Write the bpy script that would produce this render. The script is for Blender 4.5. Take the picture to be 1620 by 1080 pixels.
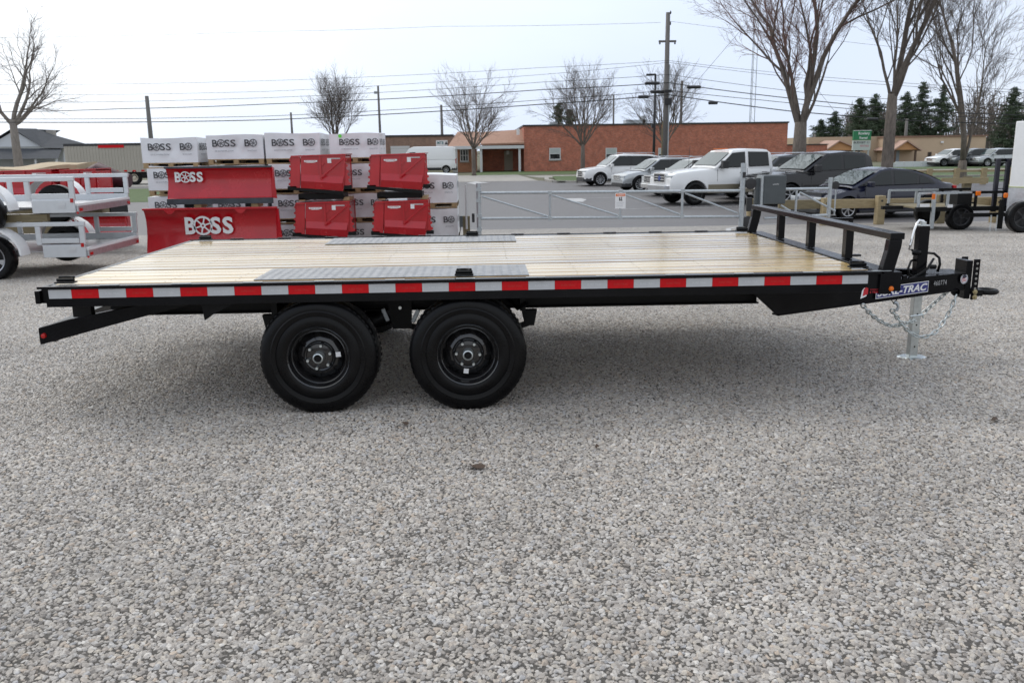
import bpy, math, random
from mathutils import Vector, Matrix
R = math.radians
for o in list(bpy.data.objects): bpy.data.objects.remove(o)
scn = bpy.context.scene
COL = scn.collection

# ------------------------------------------------------------------ camera
CAM = Vector((2.5186, -4.9334, 1.5208)); YAW, PITCH, ROLL, FPX = .0310, .2181, -.0137, 1369.8
fw = Vector((math.sin(YAW)*math.cos(PITCH), math.cos(YAW)*math.cos(PITCH), -math.sin(PITCH)))
rt = Vector((math.cos(YAW), -math.sin(YAW), 0)); up = rt.cross(fw)
r2 = rt*math.cos(ROLL)+up*math.sin(ROLL); u2 = -rt*math.sin(ROLL)+up*math.cos(ROLL)
cd = bpy.data.cameras.new('camera'); cam = bpy.data.objects.new('camera', cd); COL.objects.link(cam)
cam.matrix_world = Matrix(((r2.x, u2.x, -fw.x, CAM.x), (r2.y, u2.y, -fw.y, CAM.y), (r2.z, u2.z, -fw.z, CAM.z), (0, 0, 0, 1)))
cd.sensor_width = 22.3; cd.lens = FPX/1620*22.3; cd.clip_start = .05; cd.clip_end = 3000
cd.dof.use_dof = True; cd.dof.focus_distance = 4.8; cd.dof.aperture_fstop = 5.0
scn.camera = cam

# ------------------------------------------------------------------ sky, sun, exposure
SUN_AZ = R(-48); SUN_EL = R(50)      # azimuth from +Y towards +X
sund = Vector((math.sin(SUN_AZ)*math.cos(SUN_EL), math.cos(SUN_AZ)*math.cos(SUN_EL), math.sin(SUN_EL)))
w = bpy.data.worlds.new('World'); scn.world = w; w.use_nodes = True
nt = w.node_tree; N = nt.nodes; N.clear(); L = nt.links
out = N.new('ShaderNodeOutputWorld'); bg = N.new('ShaderNodeBackground'); bg.inputs[1].default_value = .1
sky = N.new('ShaderNodeTexSky'); sky.sky_type = 'NISHITA'; sky.sun_disc = False
sky.sun_elevation = SUN_EL; sky.sun_rotation = SUN_AZ; sky.dust_density = 3
tc = N.new('ShaderNodeTexCoord')
dot = N.new('ShaderNodeVectorMath'); dot.operation = 'DOT_PRODUCT'; dot.inputs[1].default_value = sund
L.new(tc.outputs['Generated'], dot.inputs[0])
noi = N.new('ShaderNodeTexNoise'); noi.inputs['Scale'].default_value = 2.2; noi.inputs['Detail'].default_value = 7
mp = N.new('ShaderNodeMapping'); mp.inputs['Scale'].default_value = (1, 1, 3.0)
L.new(tc.outputs['Generated'], mp.inputs[0]); L.new(mp.outputs[0], noi.inputs['Vector'])
ad = N.new('ShaderNodeMath'); ad.operation = 'MULTIPLY_ADD'; ad.inputs[1].default_value = .30; L.new(noi.outputs[0], ad.inputs[0]); L.new(dot.outputs['Value'], ad.inputs[2])
cr = N.new('ShaderNodeValToRGB'); e = cr.color_ramp.elements
e[0].position = .0; e[0].color = (.60, .63, .67, 1); e[1].position = 1.0; e[1].color = (.92, .94, .95, 1)
for p_, c_ in ((.50, (.51, .58, .71, 1)), (.72, (.64, .70, .80, 1)), (.86, (.82, .85, .88, 1))):
    q_ = e.new(p_); q_.color = c_
L.new(ad.outputs[0], cr.inputs[0])
sc = N.new('ShaderNodeVectorMath'); sc.operation = 'SCALE'; sc.inputs['Scale'].default_value = 12.6; L.new(cr.outputs[0], sc.inputs[0])
mx = N.new('ShaderNodeMix'); mx.data_type = 'RGBA'; mx.inputs[0].default_value = .92
L.new(sky.outputs[0], mx.inputs[6]); L.new(sc.outputs[0], mx.inputs[7]); L.new(mx.outputs[2], bg.inputs[0]); L.new(bg.outputs[0], out.inputs[0])
sl = bpy.data.lights.new('sun', 'SUN'); sl.energy = .65; sl.angle = R(20); sl.color = (1, .97, .93)
so = bpy.data.objects.new('sun', sl); COL.objects.link(so); so.rotation_euler = sund.to_track_quat('Z', 'Y').to_euler()
vs = scn.view_settings; vs.view_transform = 'Standard'; vs.look = 'None'; vs.gamma = 1; vs.exposure = .33; vs.use_curve_mapping = False
scn.render.engine = 'CYCLES'

# ------------------------------------------------------------------ helpers
def aty(px, py, Y):
    d = fw+r2*((px-810)/FPX)-u2*((py-540)/FPX); t = (Y-CAM.y)/d.y; return CAM+d*t
def atz(px, py, Z):
    d = fw+r2*((px-810)/FPX)-u2*((py-540)/FPX); t = (Z-CAM.z)/d.z; return CAM+d*t
FLAT = -.63
def gz(y):                      # height of the lot: level under the trailer, then falling towards the street
    if y < 2.5: return 0
    if y < 19.8: return -.63*(y-2.5)/17.3
    return FLAT
def tag(o, label=None, cat=None, group=None, kind=None):
    if label: o['label'] = label
    if cat: o['category'] = cat
    if group: o['group'] = group
    if kind: o['kind'] = kind
    return o
def empty(name, loc, rz=0, label=None, cat=None, group=None):
    o = bpy.data.objects.new(name, None); COL.objects.link(o); o.location = loc; o.rotation_euler = (0, 0, rz)
    o.empty_display_size = .2
    return tag(o, label, cat, group)
def link(name, mesh, parent=None, loc=(0, 0, 0), rot=(0, 0, 0)):
    o = bpy.data.objects.new(name, mesh); COL.objects.link(o); o.parent = parent; o.location = loc; o.rotation_euler = rot; return o
def kids(o): return [c for c in bpy.data.objects if c.parent == o]
CH = {}
def copy_tree(o, parent=None, tree=None):
    if tree is None:
        tree = {}
        for c in bpy.data.objects:
            if c.parent: tree.setdefault(c.parent.name, []).append(c)
    c = o.copy(); COL.objects.link(c); c.parent = parent
    for k in tree.get(o.name, []): copy_tree(k, c, tree)
    return c
_txt = {}
def text_data(s, bold=.0, shear=0.0, spacing=1.0):
    k = (s, bold, shear, spacing)
    if k not in _txt:
        cu = bpy.data.curves.new('t', 'FONT'); cu.body = s; cu.size = 1; cu.offset = bold; cu.shear = shear; cu.resolution_u = 3; cu.space_character = spacing
        ob = bpy.data.objects.new('t', cu); COL.objects.link(ob)
        dg = bpy.context.evaluated_depsgraph_get(); me = bpy.data.meshes.new_from_object(ob.evaluated_get(dg))
        vs_ = [(v.co.x, v.co.y) for v in me.vertices]; fs = [tuple(p.vertices) for p in me.polygons]
        bpy.data.objects.remove(ob); bpy.data.curves.remove(cu); bpy.data.meshes.remove(me)
        x0 = min(v[0] for v in vs_); x1 = max(v[0] for v in vs_); y0 = min(v[1] for v in vs_); y1 = max(v[1] for v in vs_)
        _txt[k] = ([((x-x0)/(x1-x0), (y-y0)/(y1-y0)) for x, y in vs_], fs, (x1-x0)/(y1-y0))
    return _txt[k]
class MB:
    def __init__(s): s.v = []; s.f = []; s.m = []; s.mi = 0
    def add(s, vs, fs):
        b = len(s.v); s.v += [tuple(v) for v in vs]; s.f += [tuple(b+i for i in f) for f in fs]; s.m += [s.mi]*len(fs); return s
    def box(s, x0, y0, z0, x1, y1, z1):
        return s.add([(x0,y0,z0),(x1,y0,z0),(x1,y1,z0),(x0,y1,z0),(x0,y0,z1),(x1,y0,z1),(x1,y1,z1),(x0,y1,z1)],
                     [(0,3,2,1),(4,5,6,7),(0,1,5,4),(1,2,6,5),(2,3,7,6),(3,0,4,7)])
    def beam(s, p, q, w_, h, upv=(0, 0, 1)):     # w_ sideways, h along up
        p = Vector(p); q = Vector(q); d = (q-p).normalized(); u = Vector(upv); sd = d.cross(u)
        if sd.length < 1e-4: u = Vector((0, 1, 0)); sd = d.cross(u)
        sd.normalize(); u = sd.cross(d).normalized(); a = sd*w_/2; b = u*h/2
        vs_ = [p-a-b, p+a-b, p+a+b, p-a+b, q-a-b, q+a-b, q+a+b, q-a+b]
        return s.add(vs_, [(0,1,2,3),(7,6,5,4),(0,4,5,1),(1,5,6,2),(2,6,7,3),(3,7,4,0)])
    def tube(s, path, r, n=8, closed=False, caps=True):
        P = [Vector(p) for p in path]; k = len(P); rr = r if isinstance(r, (list, tuple)) else [r]*k
        b = len(s.v); prev = None
        for i, p in enumerate(P):
            if closed: d = (P[(i+1) % k]-P[i-1])
            else: d = P[min(i+1, k-1)]-P[max(i-1, 0)]
            d = d.normalized() if d.length > 1e-9 else Vector((0, 0, 1))
            if prev is None:
                a = d.cross(Vector((0, 0, 1)))
                if a.length < .05: a = d.cross(Vector((1, 0, 0)))
            else: a = prev-d*prev.dot(d)
            a.normalize(); c = d.cross(a); prev = a
            for j in range(n):
                t = 2*math.pi*j/n; s.v.append(tuple(p+(a*math.cos(t)+c*math.sin(t))*rr[i]))
        m = k if closed else k-1
        for i in range(m):
            for j in range(n):
                A = b+i*n+j; B = b+i*n+(j+1) % n; C = b+((i+1) % k)*n+(j+1) % n; D = b+((i+1) % k)*n+j
                s.f.append((A, B, C, D)); s.m.append(s.mi)
        if caps and not closed:
            s.f.append(tuple(b+j for j in reversed(range(n)))); s.m.append(s.mi)
            s.f.append(tuple(b+(k-1)*n+j for j in range(n))); s.m.append(s.mi)
        return s
    def lathe(s, prof, n=24, c=(0, 0, 0), axis='y'):  # prof: (radius, along)
        b = len(s.v)
        for r_, a in prof:
            for j in range(n):
                t = 2*math.pi*j/n; x = r_*math.cos(t); z = r_*math.sin(t)
                p = (x, a, z) if axis == 'y' else (x, z, a) if axis == 'z' else (a, x, z)
                s.v.append((p[0]+c[0], p[1]+c[1], p[2]+c[2]))
        for i in range(len(prof)-1):
            for j in range(n):
                s.f.append((b+i*n+j, b+i*n+(j+1) % n, b+(i+1)*n+(j+1) % n, b+(i+1)*n+j)); s.m.append(s.mi)
        return s
    def prism(s, poly, a, b, plane='xz'):        # poly in plane, extruded a..b on the third axis
        def P(u, v, t): return (u, t, v) if plane == 'xz' else (u, v, t) if plane == 'xy' else (t, u, v)
        n = len(poly)
        return s.add([P(u, v, a) for u, v in poly]+[P(u, v, b) for u, v in poly],
              [tuple(range(n)), tuple(reversed(range(n, 2*n)))]+[(i, (i+1) % n+0, (i+1) % n+n, i+n)[::-1] for i in range(n)])
    def strip(s, A, B, th=None):                 # ruled sheet between two polylines
        n = len(A); return s.add(list(A)+list(B), [(i, i+1, n+i+1, n+i) for i in range(n-1)])
    def text(s, st, o, ux, uz, w_=None, h=None, bold=.0, shear=0.0, spacing=1.0):
        vs_, fs, asp = text_data(st, bold, shear, spacing)
        if h is None: h = w_/asp
        if w_ is None: w_ = h*asp
        o = Vector(o); ux = Vector(ux); uz = Vector(uz)
        return s.add([o+ux*(x*w_)+uz*(y*h) for x, y in vs_], fs)
    def ring2d(s, o, ux, uz, r0, r1, n=20):
        o = Vector(o); ux = Vector(ux); uz = Vector(uz); P = []
        for r_ in (r0, r1):
            for j in range(n): t = 2*math.pi*j/n; P.append(o+ux*r_*math.cos(t)+uz*r_*math.sin(t))
        return s.add(P, [(j, (j+1) % n, n+(j+1) % n, n+j) for j in range(n)])
    def mesh(s, name, mats, bevel=0, smooth=False):
        me = bpy.data.meshes.new(name); me.from_pydata(s.v, [], s.f)
        for m_ in (mats if isinstance(mats, (list, tuple)) else [mats]): me.materials.append(m_)
        if isinstance(mats, (list, tuple)): me.polygons.foreach_set('material_index', s.m)
        if smooth:
            me.polygons.foreach_set('use_smooth', [True]*len(me.polygons))
        me.update()
        if smooth and smooth is not True: me.set_sharp_from_angle(angle=R(smooth))
        return me
    def build(s, name, mats, parent=None, world=False, bevel=0, smooth=False, loc=(0, 0, 0), rot=(0, 0, 0), kind=None, label=None):
        if world and parent is not None:
            rp = parent
            off = Vector((0, 0, 0))
            while rp: off += rp.location; rp = rp.parent
            s.v = [(x-off.x, y-off.y, z-off.z) for x, y, z in s.v]
        o = link(name, s.mesh(name, mats, smooth=smooth), parent, loc, rot)
        if bevel:
            b = o.modifiers.new('bevel', 'BEVEL'); b.width = bevel; b.segments = 2; b.limit_method = 'ANGLE'
        if kind: o['kind'] = kind
        if label: o['label'] = label
        return o

# ------------------------------------------------------------------ materials
def rgb(r, g=None, b=None): return (r, r, r, 1) if g is None else (r, g, b, 1)
MC = {}
def mat(name, col, rough=.5, metal=0, var=0, vscale=8, bump=0, bscale=60, coat=0, dirt=0, spec=None, col2=None, stretch=(1, 1, 1), rvar=0, objvar=0):
    if name in MC: return MC[name]
    m = bpy.data.materials.new(name); m.use_nodes = True; t = m.node_tree; n = t.nodes; l = t.links; b = n['Principled BSDF']
    b.inputs['Base Color'].default_value = (*col[:3], 1); b.inputs['Roughness'].default_value = rough; b.inputs['Metallic'].default_value = metal
    if coat: b.inputs['Coat Weight'].default_value = coat; b.inputs['Coat Roughness'].default_value = .06
    if spec is not None: b.inputs['Specular IOR Level'].default_value = spec
    tcn = n.new('ShaderNodeTexCoord'); mpn = n.new('ShaderNodeMapping'); mpn.inputs['Scale'].default_value = stretch; l.new(tcn.outputs['Object'], mpn.inputs[0])
    last = None
    if var or col2:
        no = n.new('ShaderNodeTexNoise'); no.inputs['Scale'].default_value = vscale; no.inputs['Detail'].default_value = 6; no.inputs['Roughness'].default_value = .65
        l.new(mpn.outputs[0], no.inputs['Vector'])
        ra = n.new('ShaderNodeValToRGB'); ee = ra.color_ramp.elements; ee[0].position = .32; ee[1].position = .68
        c1 = tuple(max(0, c*(1-var)) for c in col[:3]); c2 = col2[:3] if col2 else tuple(min(1, c*(1+var)) for c in col[:3])
        if col2: c1 = col[:3]
        ee[0].color = (*c1, 1); ee[1].color = (*c2, 1); l.new(no.outputs[0], ra.inputs[0]); last = ra.outputs[0]
        if rvar:
            mr = n.new('ShaderNodeMapRange'); mr.inputs['To Min'].default_value = max(.02, rough-rvar); mr.inputs['To Max'].default_value = min(1, rough+rvar)
            l.new(no.outputs[0], mr.inputs[0]); l.new(mr.outputs[0], b.inputs['Roughness'])
    if objvar:
        oi = n.new('ShaderNodeObjectInfo'); mr = n.new('ShaderNodeMapRange'); mr.inputs['To Min'].default_value = 1-objvar; mr.inputs['To Max'].default_value = 1+objvar
        l.new(oi.outputs['Random'], mr.inputs[0]); vm = n.new('ShaderNodeVectorMath'); vm.operation = 'SCALE'; l.new(mr.outputs[0], vm.inputs['Scale'])
        if last: l.new(last, vm.inputs[0])
        else: vm.inputs[0].default_value = col[:3]
        last = vm.outputs[0]
    if last: l.new(last, b.inputs['Base Color'])
    if bump:
        nb = n.new('ShaderNodeTexNoise'); nb.inputs['Scale'].default_value = bscale; nb.inputs['Detail'].default_value = 4; l.new(mpn.outputs[0], nb.inputs['Vector'])
        bp = n.new('ShaderNodeBump'); bp.inputs['Strength'].default_value = bump; bp.inputs['Distance'].default_value = .01; l.new(nb.outputs[0], bp.inputs['Height']); l.new(bp.outputs[0], b.inputs['Normal'])
    MC[name] = m; return m
black = mat('black_powder_coat', rgb(.004, .004, .005), .24, var=.3, vscale=5, bump=.03, bscale=90, rvar=.08, spec=.22)
blackflat = mat('black_steel_rough', rgb(.006), .5, var=.3, spec=.2)
rubber = mat('tyre_rubber', rgb(.0035, .0035, .004), .30, var=.4, vscale=9, bump=.06, bscale=60, rvar=.16, spec=.20)
rimblack = mat('black_rim', rgb(.006, .006, .007), .12, coat=.6)
chrome = mat('chrome', rgb(.75), .12, 1)
alu = mat('brushed_aluminium', rgb(.62, .63, .65), .38, .9, var=.12, vscale=5, bump=.03, bscale=120, stretch=(.3, 3, 3))
treadm = mat('tread_plate', rgb(.27, .275, .285), .40, .5, var=.3, vscale=22, rvar=.12)
galv = mat('galvanised_steel', rgb(.42, .45, .47), .42, .75, var=.15, vscale=25)
zinc = mat('bright_zinc', rgb(.62, .66, .66), .28, .9, var=.12, vscale=30)
redtape = mat('red_reflective_tape', rgb(.56, .006, .010), .4, var=.10, vscale=30, spec=.2)
whitetape = mat('silver_reflective_tape', rgb(.50, .51, .52), .35, var=.06)
tapeprint = mat('tape_print_grey', rgb(.62, .63, .64), .35)
tapeprint_r = mat('tape_print_red', rgb(.52, .02, .015), .35)
amber = mat('amber_lens', rgb(.75, .16, .01), .15)
redlens = mat('red_lens', rgb(.45, .01, .01), .15)
white_p = mat('white_paint', rgb(.80, .80, .79), .35, var=.03, coat=.3)
redplow = mat('red_powder_coat', rgb(.43, .005, .012), .26, var=.12, vscale=3, coat=.3, rvar=.06)
cutedge = mat('cutting_edge_grey', rgb(.035, .04, .05), .5, var=.3)
wrap = mat('white_wrap_film', rgb(.76, .77, .79), .28, var=.06, vscale=3, bump=.9, bscale=5)
printdark = mat('wrap_print_black', rgb(.045, .045, .05), .5)
printgrey = mat('wrap_print_grey', rgb(.30, .31, .33), .5)
palletwood = mat('pallet_wood', rgb(.36, .25, .13), .7, var=.2, vscale=12)
timber = mat('treated_timber', rgb(.26, .20, .105), .75, var=.25, vscale=6, col2=rgb(.38, .30, .175), bump=.3, bscale=30, stretch=(1, 1, 6))
timber_d = mat('weathered_timber', rgb(.14, .115, .07), .8, col2=rgb(.22, .18, .10), vscale=6, bump=.3, bscale=30, stretch=(1, 1, 6))
bark = mat('grey_bark', rgb(.085, .070, .058), .9, col2=rgb(.18, .15, .125), vscale=10, bump=.6, bscale=25, stretch=(1, 1, .3))
twig = mat('twig_bark', rgb(.11, .088, .075), .9, var=.2)
twig_bud = mat('budding_twigs', rgb(.19, .11, .09), .9, var=.2)
pine_m = mat('pine_needles', rgb(.030, .050, .026), .8, col2=rgb(.075, .105, .055), vscale=1.2)
glass = mat('car_glass', rgb(.012, .016, .017), .03, spec=.42)
glass_l = mat('windshield_glass', rgb(.05, .075, .075), .04, spec=.9)
headl = mat('headlamp_lens', rgb(.55, .58, .60), .08, .3)
plastic_d = mat('dark_plastic', rgb(.02, .02, .022), .5)
rim_s = mat('silver_rim', rgb(.45, .46, .48), .3, .8)
concrete = mat('concrete', rgb(.32, .30, .27), .8, var=.15, vscale=1.5)
orange_brick = mat('orange_brick', rgb(.42, .20, .11), .8, var=.1)
label_w = mat('white_label', rgb(.75), .5)
wire_m = mat('wire_black', rgb(.03), .6)
pole_m = mat('pole_wood', rgb(.15, .14, .13), .85, var=.2, vscale=4, stretch=(1, 1, .2))
exec_done = True

def wood_mat():
    m = bpy.data.materials.new('pine_deck_boards'); m.use_nodes = True; t = m.node_tree; n = t.nodes; l = t.links; b = n['Principled BSDF']
    tcn = n.new('ShaderNodeTexCoord'); oi = n.new('ShaderNodeObjectInfo')
    av = n.new('ShaderNodeVectorMath'); av.operation = 'ADD'; cm = n.new('ShaderNodeCombineXYZ')
    mu = n.new('ShaderNodeMath'); mu.operation = 'MULTIPLY'; mu.inputs[1].default_value = 37; l.new(oi.outputs['Random'], mu.inputs[0])
    l.new(mu.outputs[0], cm.inputs[0]); l.new(mu.outputs[0], cm.inputs[2]); l.new(tcn.outputs['Object'], av.inputs[0]); l.new(cm.outputs[0], av.inputs[1])
    mpn = n.new('ShaderNodeMapping'); mpn.inputs['Scale'].default_value = (1.1, 26, 10); l.new(av.outputs[0], mpn.inputs[0])
    g = n.new('ShaderNodeTexNoise'); g.inputs['Scale'].default_value = 1.6; g.inputs['Detail'].default_value = 5; g.inputs['Distortion'].default_value = .6; l.new(mpn.outputs[0], g.inputs['Vector'])
    ra = n.new('ShaderNodeValToRGB'); ee = ra.color_ramp.elements
    ee[0].position = .30; ee[0].color = (.32, .19, .06, 1); ee[1].position = .62; ee[1].color = (.66, .52, .27, 1); q = ee.new(.46); q.color = (.55, .40, .165, 1)
    l.new(g.outputs[0], ra.inputs[0])
    # wet stains in patches
    mp2 = n.new('ShaderNodeMapping'); mp2.inputs['Scale'].default_value = (1.3, 6, 2); l.new(av.outputs[0], mp2.inputs[0])
    s2 = n.new('ShaderNodeTexNoise'); s2.inputs['Scale'].default_value = 1.5; s2.inputs['Detail'].default_value = 6; l.new(mp2.outputs[0], s2.inputs['Vector'])
    rs = n.new('ShaderNodeValToRGB'); rs.color_ramp.elements[0].position = .60; rs.color_ramp.elements[1].position = .72; l.new(s2.outputs[0], rs.inputs[0])
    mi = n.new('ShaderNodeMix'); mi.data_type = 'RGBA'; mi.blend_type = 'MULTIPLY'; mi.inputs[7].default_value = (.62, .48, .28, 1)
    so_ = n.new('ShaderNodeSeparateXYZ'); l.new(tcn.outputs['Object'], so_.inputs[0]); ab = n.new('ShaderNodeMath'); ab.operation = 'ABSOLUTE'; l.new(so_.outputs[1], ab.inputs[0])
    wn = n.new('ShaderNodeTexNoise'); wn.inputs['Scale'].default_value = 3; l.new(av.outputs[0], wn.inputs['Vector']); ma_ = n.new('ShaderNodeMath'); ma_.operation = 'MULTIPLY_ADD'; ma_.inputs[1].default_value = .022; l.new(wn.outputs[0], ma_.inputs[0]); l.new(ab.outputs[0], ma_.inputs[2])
    me_ = n.new('ShaderNodeMapRange'); me_.inputs['From Min'].default_value = .062; me_.inputs['From Max'].default_value = .074; l.new(ma_.outputs[0], me_.inputs[0])  # rounded-edge shading painted into the board colour, together with wet edges
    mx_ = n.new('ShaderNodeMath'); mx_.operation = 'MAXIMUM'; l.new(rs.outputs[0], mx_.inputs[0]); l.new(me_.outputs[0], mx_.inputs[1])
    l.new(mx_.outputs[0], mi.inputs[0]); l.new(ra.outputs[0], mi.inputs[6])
    mr = n.new('ShaderNodeMapRange'); mr.inputs['To Min'].default_value = .66; mr.inputs['To Max'].default_value = 1.22; l.new(oi.outputs['Random'], mr.inputs[0])
    vm = n.new('ShaderNodeVectorMath'); vm.operation = 'SCALE'; l.new(mi.outputs[2], vm.inputs[0]); l.new(mr.outputs[0], vm.inputs['Scale']); l.new(vm.outputs[0], b.inputs['Base Color'])
    m3 = n.new('ShaderNodeMapRange'); m3.inputs['From Min'].default_value = .35; m3.inputs['From Max'].default_value = .65; m3.inputs['To Min'].default_value = .36; m3.inputs['To Max'].default_value = .16; l.new(s2.outputs[0], m3.inputs[0]); l.new(m3.outputs[0], b.inputs['Roughness']); b.inputs['Coat Weight'].default_value = .7; b.inputs['Coat Roughness'].default_value = .16
    bp = n.new('ShaderNodeBump'); bp.inputs['Strength'].default_value = .25; bp.inputs['Distance'].default_value = .004; l.new(g.outputs[0], bp.inputs['Height']); l.new(bp.outputs[0], b.inputs['Normal'])
    return m
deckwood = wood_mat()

def stone_mat():
    m = bpy.data.materials.new('crushed_limestone'); m.use_nodes = True; t = m.node_tree; n = t.nodes; l = t.links; b = n['Principled BSDF']
    oi = n.new('ShaderNodeObjectInfo'); ra = n.new('ShaderNodeValToRGB'); ee = ra.color_ramp.elements; ra.color_ramp.interpolation = 'LINEAR'
    ee[0].position = 0; ee[0].color = (.20, .178, .158, 1); ee[1].position = 1; ee[1].color = (.54, .51, .47, 1)
    for p, c in ((.10, (.30, .270, .240, 1)), (.35, (.36, .328, .292, 1)), (.40, (.40, .325, .255, 1)), (.46, (.37, .345, .318, 1)), (.62, (.40, .368, .332, 1)), (.70, (.37, .362, .36, 1)), (.78, (.43, .38, .315, 1)), (.92, (.44, .41, .375, 1))):
        q = ee.new(p); q.color = c
    l.new(oi.outputs['Random'], ra.inputs[0])
    tcn = n.new('ShaderNodeTexCoord'); no = n.new('ShaderNodeTexNoise'); no.inputs['Scale'].default_value = 1.4; no.inputs['Detail'].default_value = 3; l.new(tcn.outputs['Object'], no.inputs['Vector'])
    mr = n.new('ShaderNodeMapRange'); mr.inputs['From Min'].default_value = .3; mr.inputs['From Max'].default_value = .7; mr.inputs['To Min'].default_value = .8; mr.inputs['To Max'].default_value = 1.2; l.new(no.outputs[0], mr.inputs[0])
    ge = n.new('ShaderNodeNewGeometry'); nw = n.new('ShaderNodeTexNoise'); nw.inputs['Scale'].default_value = .8; nw.inputs['Detail'].default_value = 5; nw.inputs['Roughness'].default_value = .6; l.new(ge.outputs['Position'], nw.inputs['Vector'])
    mw_ = n.new('ShaderNodeMapRange'); mw_.inputs['From Min'].default_value = .32; mw_.inputs['From Max'].default_value = .68; mw_.inputs['To Min'].default_value = .84; mw_.inputs['To Max'].default_value = 1.16; l.new(nw.outputs[0], mw_.inputs[0])
    mm_ = n.new('ShaderNodeMath'); mm_.operation = 'MULTIPLY'; l.new(mr.outputs[0], mm_.inputs[0]); l.new(mw_.outputs[0], mm_.inputs[1])
    vm = n.new('ShaderNodeVectorMath'); vm.operation = 'SCALE'; l.new(ra.outputs[0], vm.inputs[0]); l.new(mm_.outputs[0], vm.inputs['Scale']); l.new(vm.outputs[0], b.inputs['Base Color'])
    b.inputs['Roughness'].default_value = .5
    return m
stone = stone_mat()

def gravel_sheet_mat():
    m = bpy.data.materials.new('gravel_bed'); m.use_nodes = True; t = m.node_tree; n = t.nodes; l = t.links; b = n['Principled BSDF']
    tcn = n.new('ShaderNodeTexCoord'); vo = n.new('ShaderNodeTexVoronoi'); vo.inputs['Scale'].default_value = 38; l.new(tcn.outputs['Object'], vo.inputs['Vector'])
    sx = n.new('ShaderNodeSeparateColor'); l.new(vo.outputs['Color'], sx.inputs[0])
    ra = n.new('ShaderNodeValToRGB'); ee = ra.color_ramp.elements
    ee[0].position = 0; ee[0].color = (.15, .135, .12, 1); ee[1].position = 1; ee[1].color = (.48, .45, .415, 1)
    for p, c in ((.2, (.25, .227, .203, 1)), (.5, (.32, .294, .264, 1)), (.8, (.38, .35, .318, 1))):
        q = ee.new(p); q.color = c
    l.new(sx.outputs[0], ra.inputs[0])
    dr = n.new('ShaderNodeMapRange'); dr.inputs['From Min'].default_value = .25; dr.inputs['From Max'].default_value = .75; dr.inputs['To Min'].default_value = 1.08; dr.inputs['To Max'].default_value = .62
    l.new(vo.outputs['Distance'], dr.inputs[0])
    no = n.new('ShaderNodeTexNoise'); no.inputs['Scale'].default_value = .35; no.inputs['Detail'].default_value = 4; l.new(tcn.outputs['Object'], no.inputs['Vector'])
    m2 = n.new('ShaderNodeMapRange'); m2.inputs['From Min'].default_value = .3; m2.inputs['From Max'].default_value = .7; m2.inputs['To Min'].default_value = .88; m2.inputs['To Max'].default_value = 1.1; l.new(no.outputs[0], m2.inputs[0])
    mm = n.new('ShaderNodeMath'); mm.operation = 'MULTIPLY'; l.new(dr.outputs[0], mm.inputs[0]); l.new(m2.outputs[0], mm.inputs[1])
    vm = n.new('ShaderNodeVectorMath'); vm.operation = 'SCALE'; l.new(ra.outputs[0], vm.inputs[0]); l.new(mm.outputs[0], vm.inputs['Scale']); l.new(vm.outputs[0], b.inputs['Base Color'])
    bp = n.new('ShaderNodeBump'); bp.inputs['Strength'].default_value = .9; bp.inputs['Distance'].default_value = .012; bp.invert = True; l.new(vo.outputs['Distance'], bp.inputs['Height']); l.new(bp.outputs[0], b.inputs['Normal'])
    b.inputs['Roughness'].default_value = .6
    return m

def brick_mat(name, c1, c2, mort, bw=.2, bh=.065):
    m = bpy.data.materials.new(name); m.use_nodes = True; t = m.node_tree; n = t.nodes; l = t.links; b = n['Principled BSDF']
    tcn = n.new('ShaderNodeTexCoord'); sp = n.new('ShaderNodeSeparateXYZ'); l.new(tcn.outputs['Object'], sp.inputs[0])
    ad_ = n.new('ShaderNodeMath'); l.new(sp.outputs[0], ad_.inputs[0]); l.new(sp.outputs[1], ad_.inputs[1]); cm = n.new('ShaderNodeCombineXYZ'); l.new(ad_.outputs[0], cm.inputs[0]); l.new(sp.outputs[2], cm.inputs[1])
    br = n.new('ShaderNodeTexBrick'); br.inputs['Scale'].default_value = 1; br.inputs['Brick Width'].default_value = bw; br.inputs['Row Height'].default_value = bh; br.inputs['Mortar Size'].default_value = .006
    br.inputs['Color1'].default_value = (*c1, 1); br.inputs['Color2'].default_value = (*c2, 1); br.inputs['Mortar'].default_value = (*mort, 1); l.new(cm.outputs[0], br.inputs['Vector'])
    no = n.new('ShaderNodeTexNoise'); no.inputs['Scale'].default_value = 1.8; no.inputs['Detail'].default_value = 8; no.inputs['Roughness'].default_value = .75; l.new(tcn.outputs['Object'], no.inputs['Vector'])
    mr = n.new('ShaderNodeMapRange'); mr.inputs['From Min'].default_value = .3; mr.inputs['From Max'].default_value = .7; mr.inputs['To Min'].default_value = .68; mr.inputs['To Max'].default_value = 1.3; l.new(no.outputs[0], mr.inputs[0])
    vm = n.new('ShaderNodeVectorMath'); vm.operation = 'SCALE'; l.new(br.outputs[0], vm.inputs[0]); l.new(mr.outputs[0], vm.inputs['Scale']); l.new(vm.outputs[0], b.inputs['Base Color'])
    b.inputs['Roughness'].default_value = .85
    return m
brick = brick_mat('red_brick', (.52, .16, .09), (.36, .11, .068), (.40, .25, .20))
brick_br = brick_mat('brown_brick', (.29, .185, .135), (.25, .16, .12), (.27, .19, .15))
brick_or = brick_mat('orange_brick_wall', (.42, .19, .10), (.36, .15, .08), (.38, .22, .15))

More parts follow.
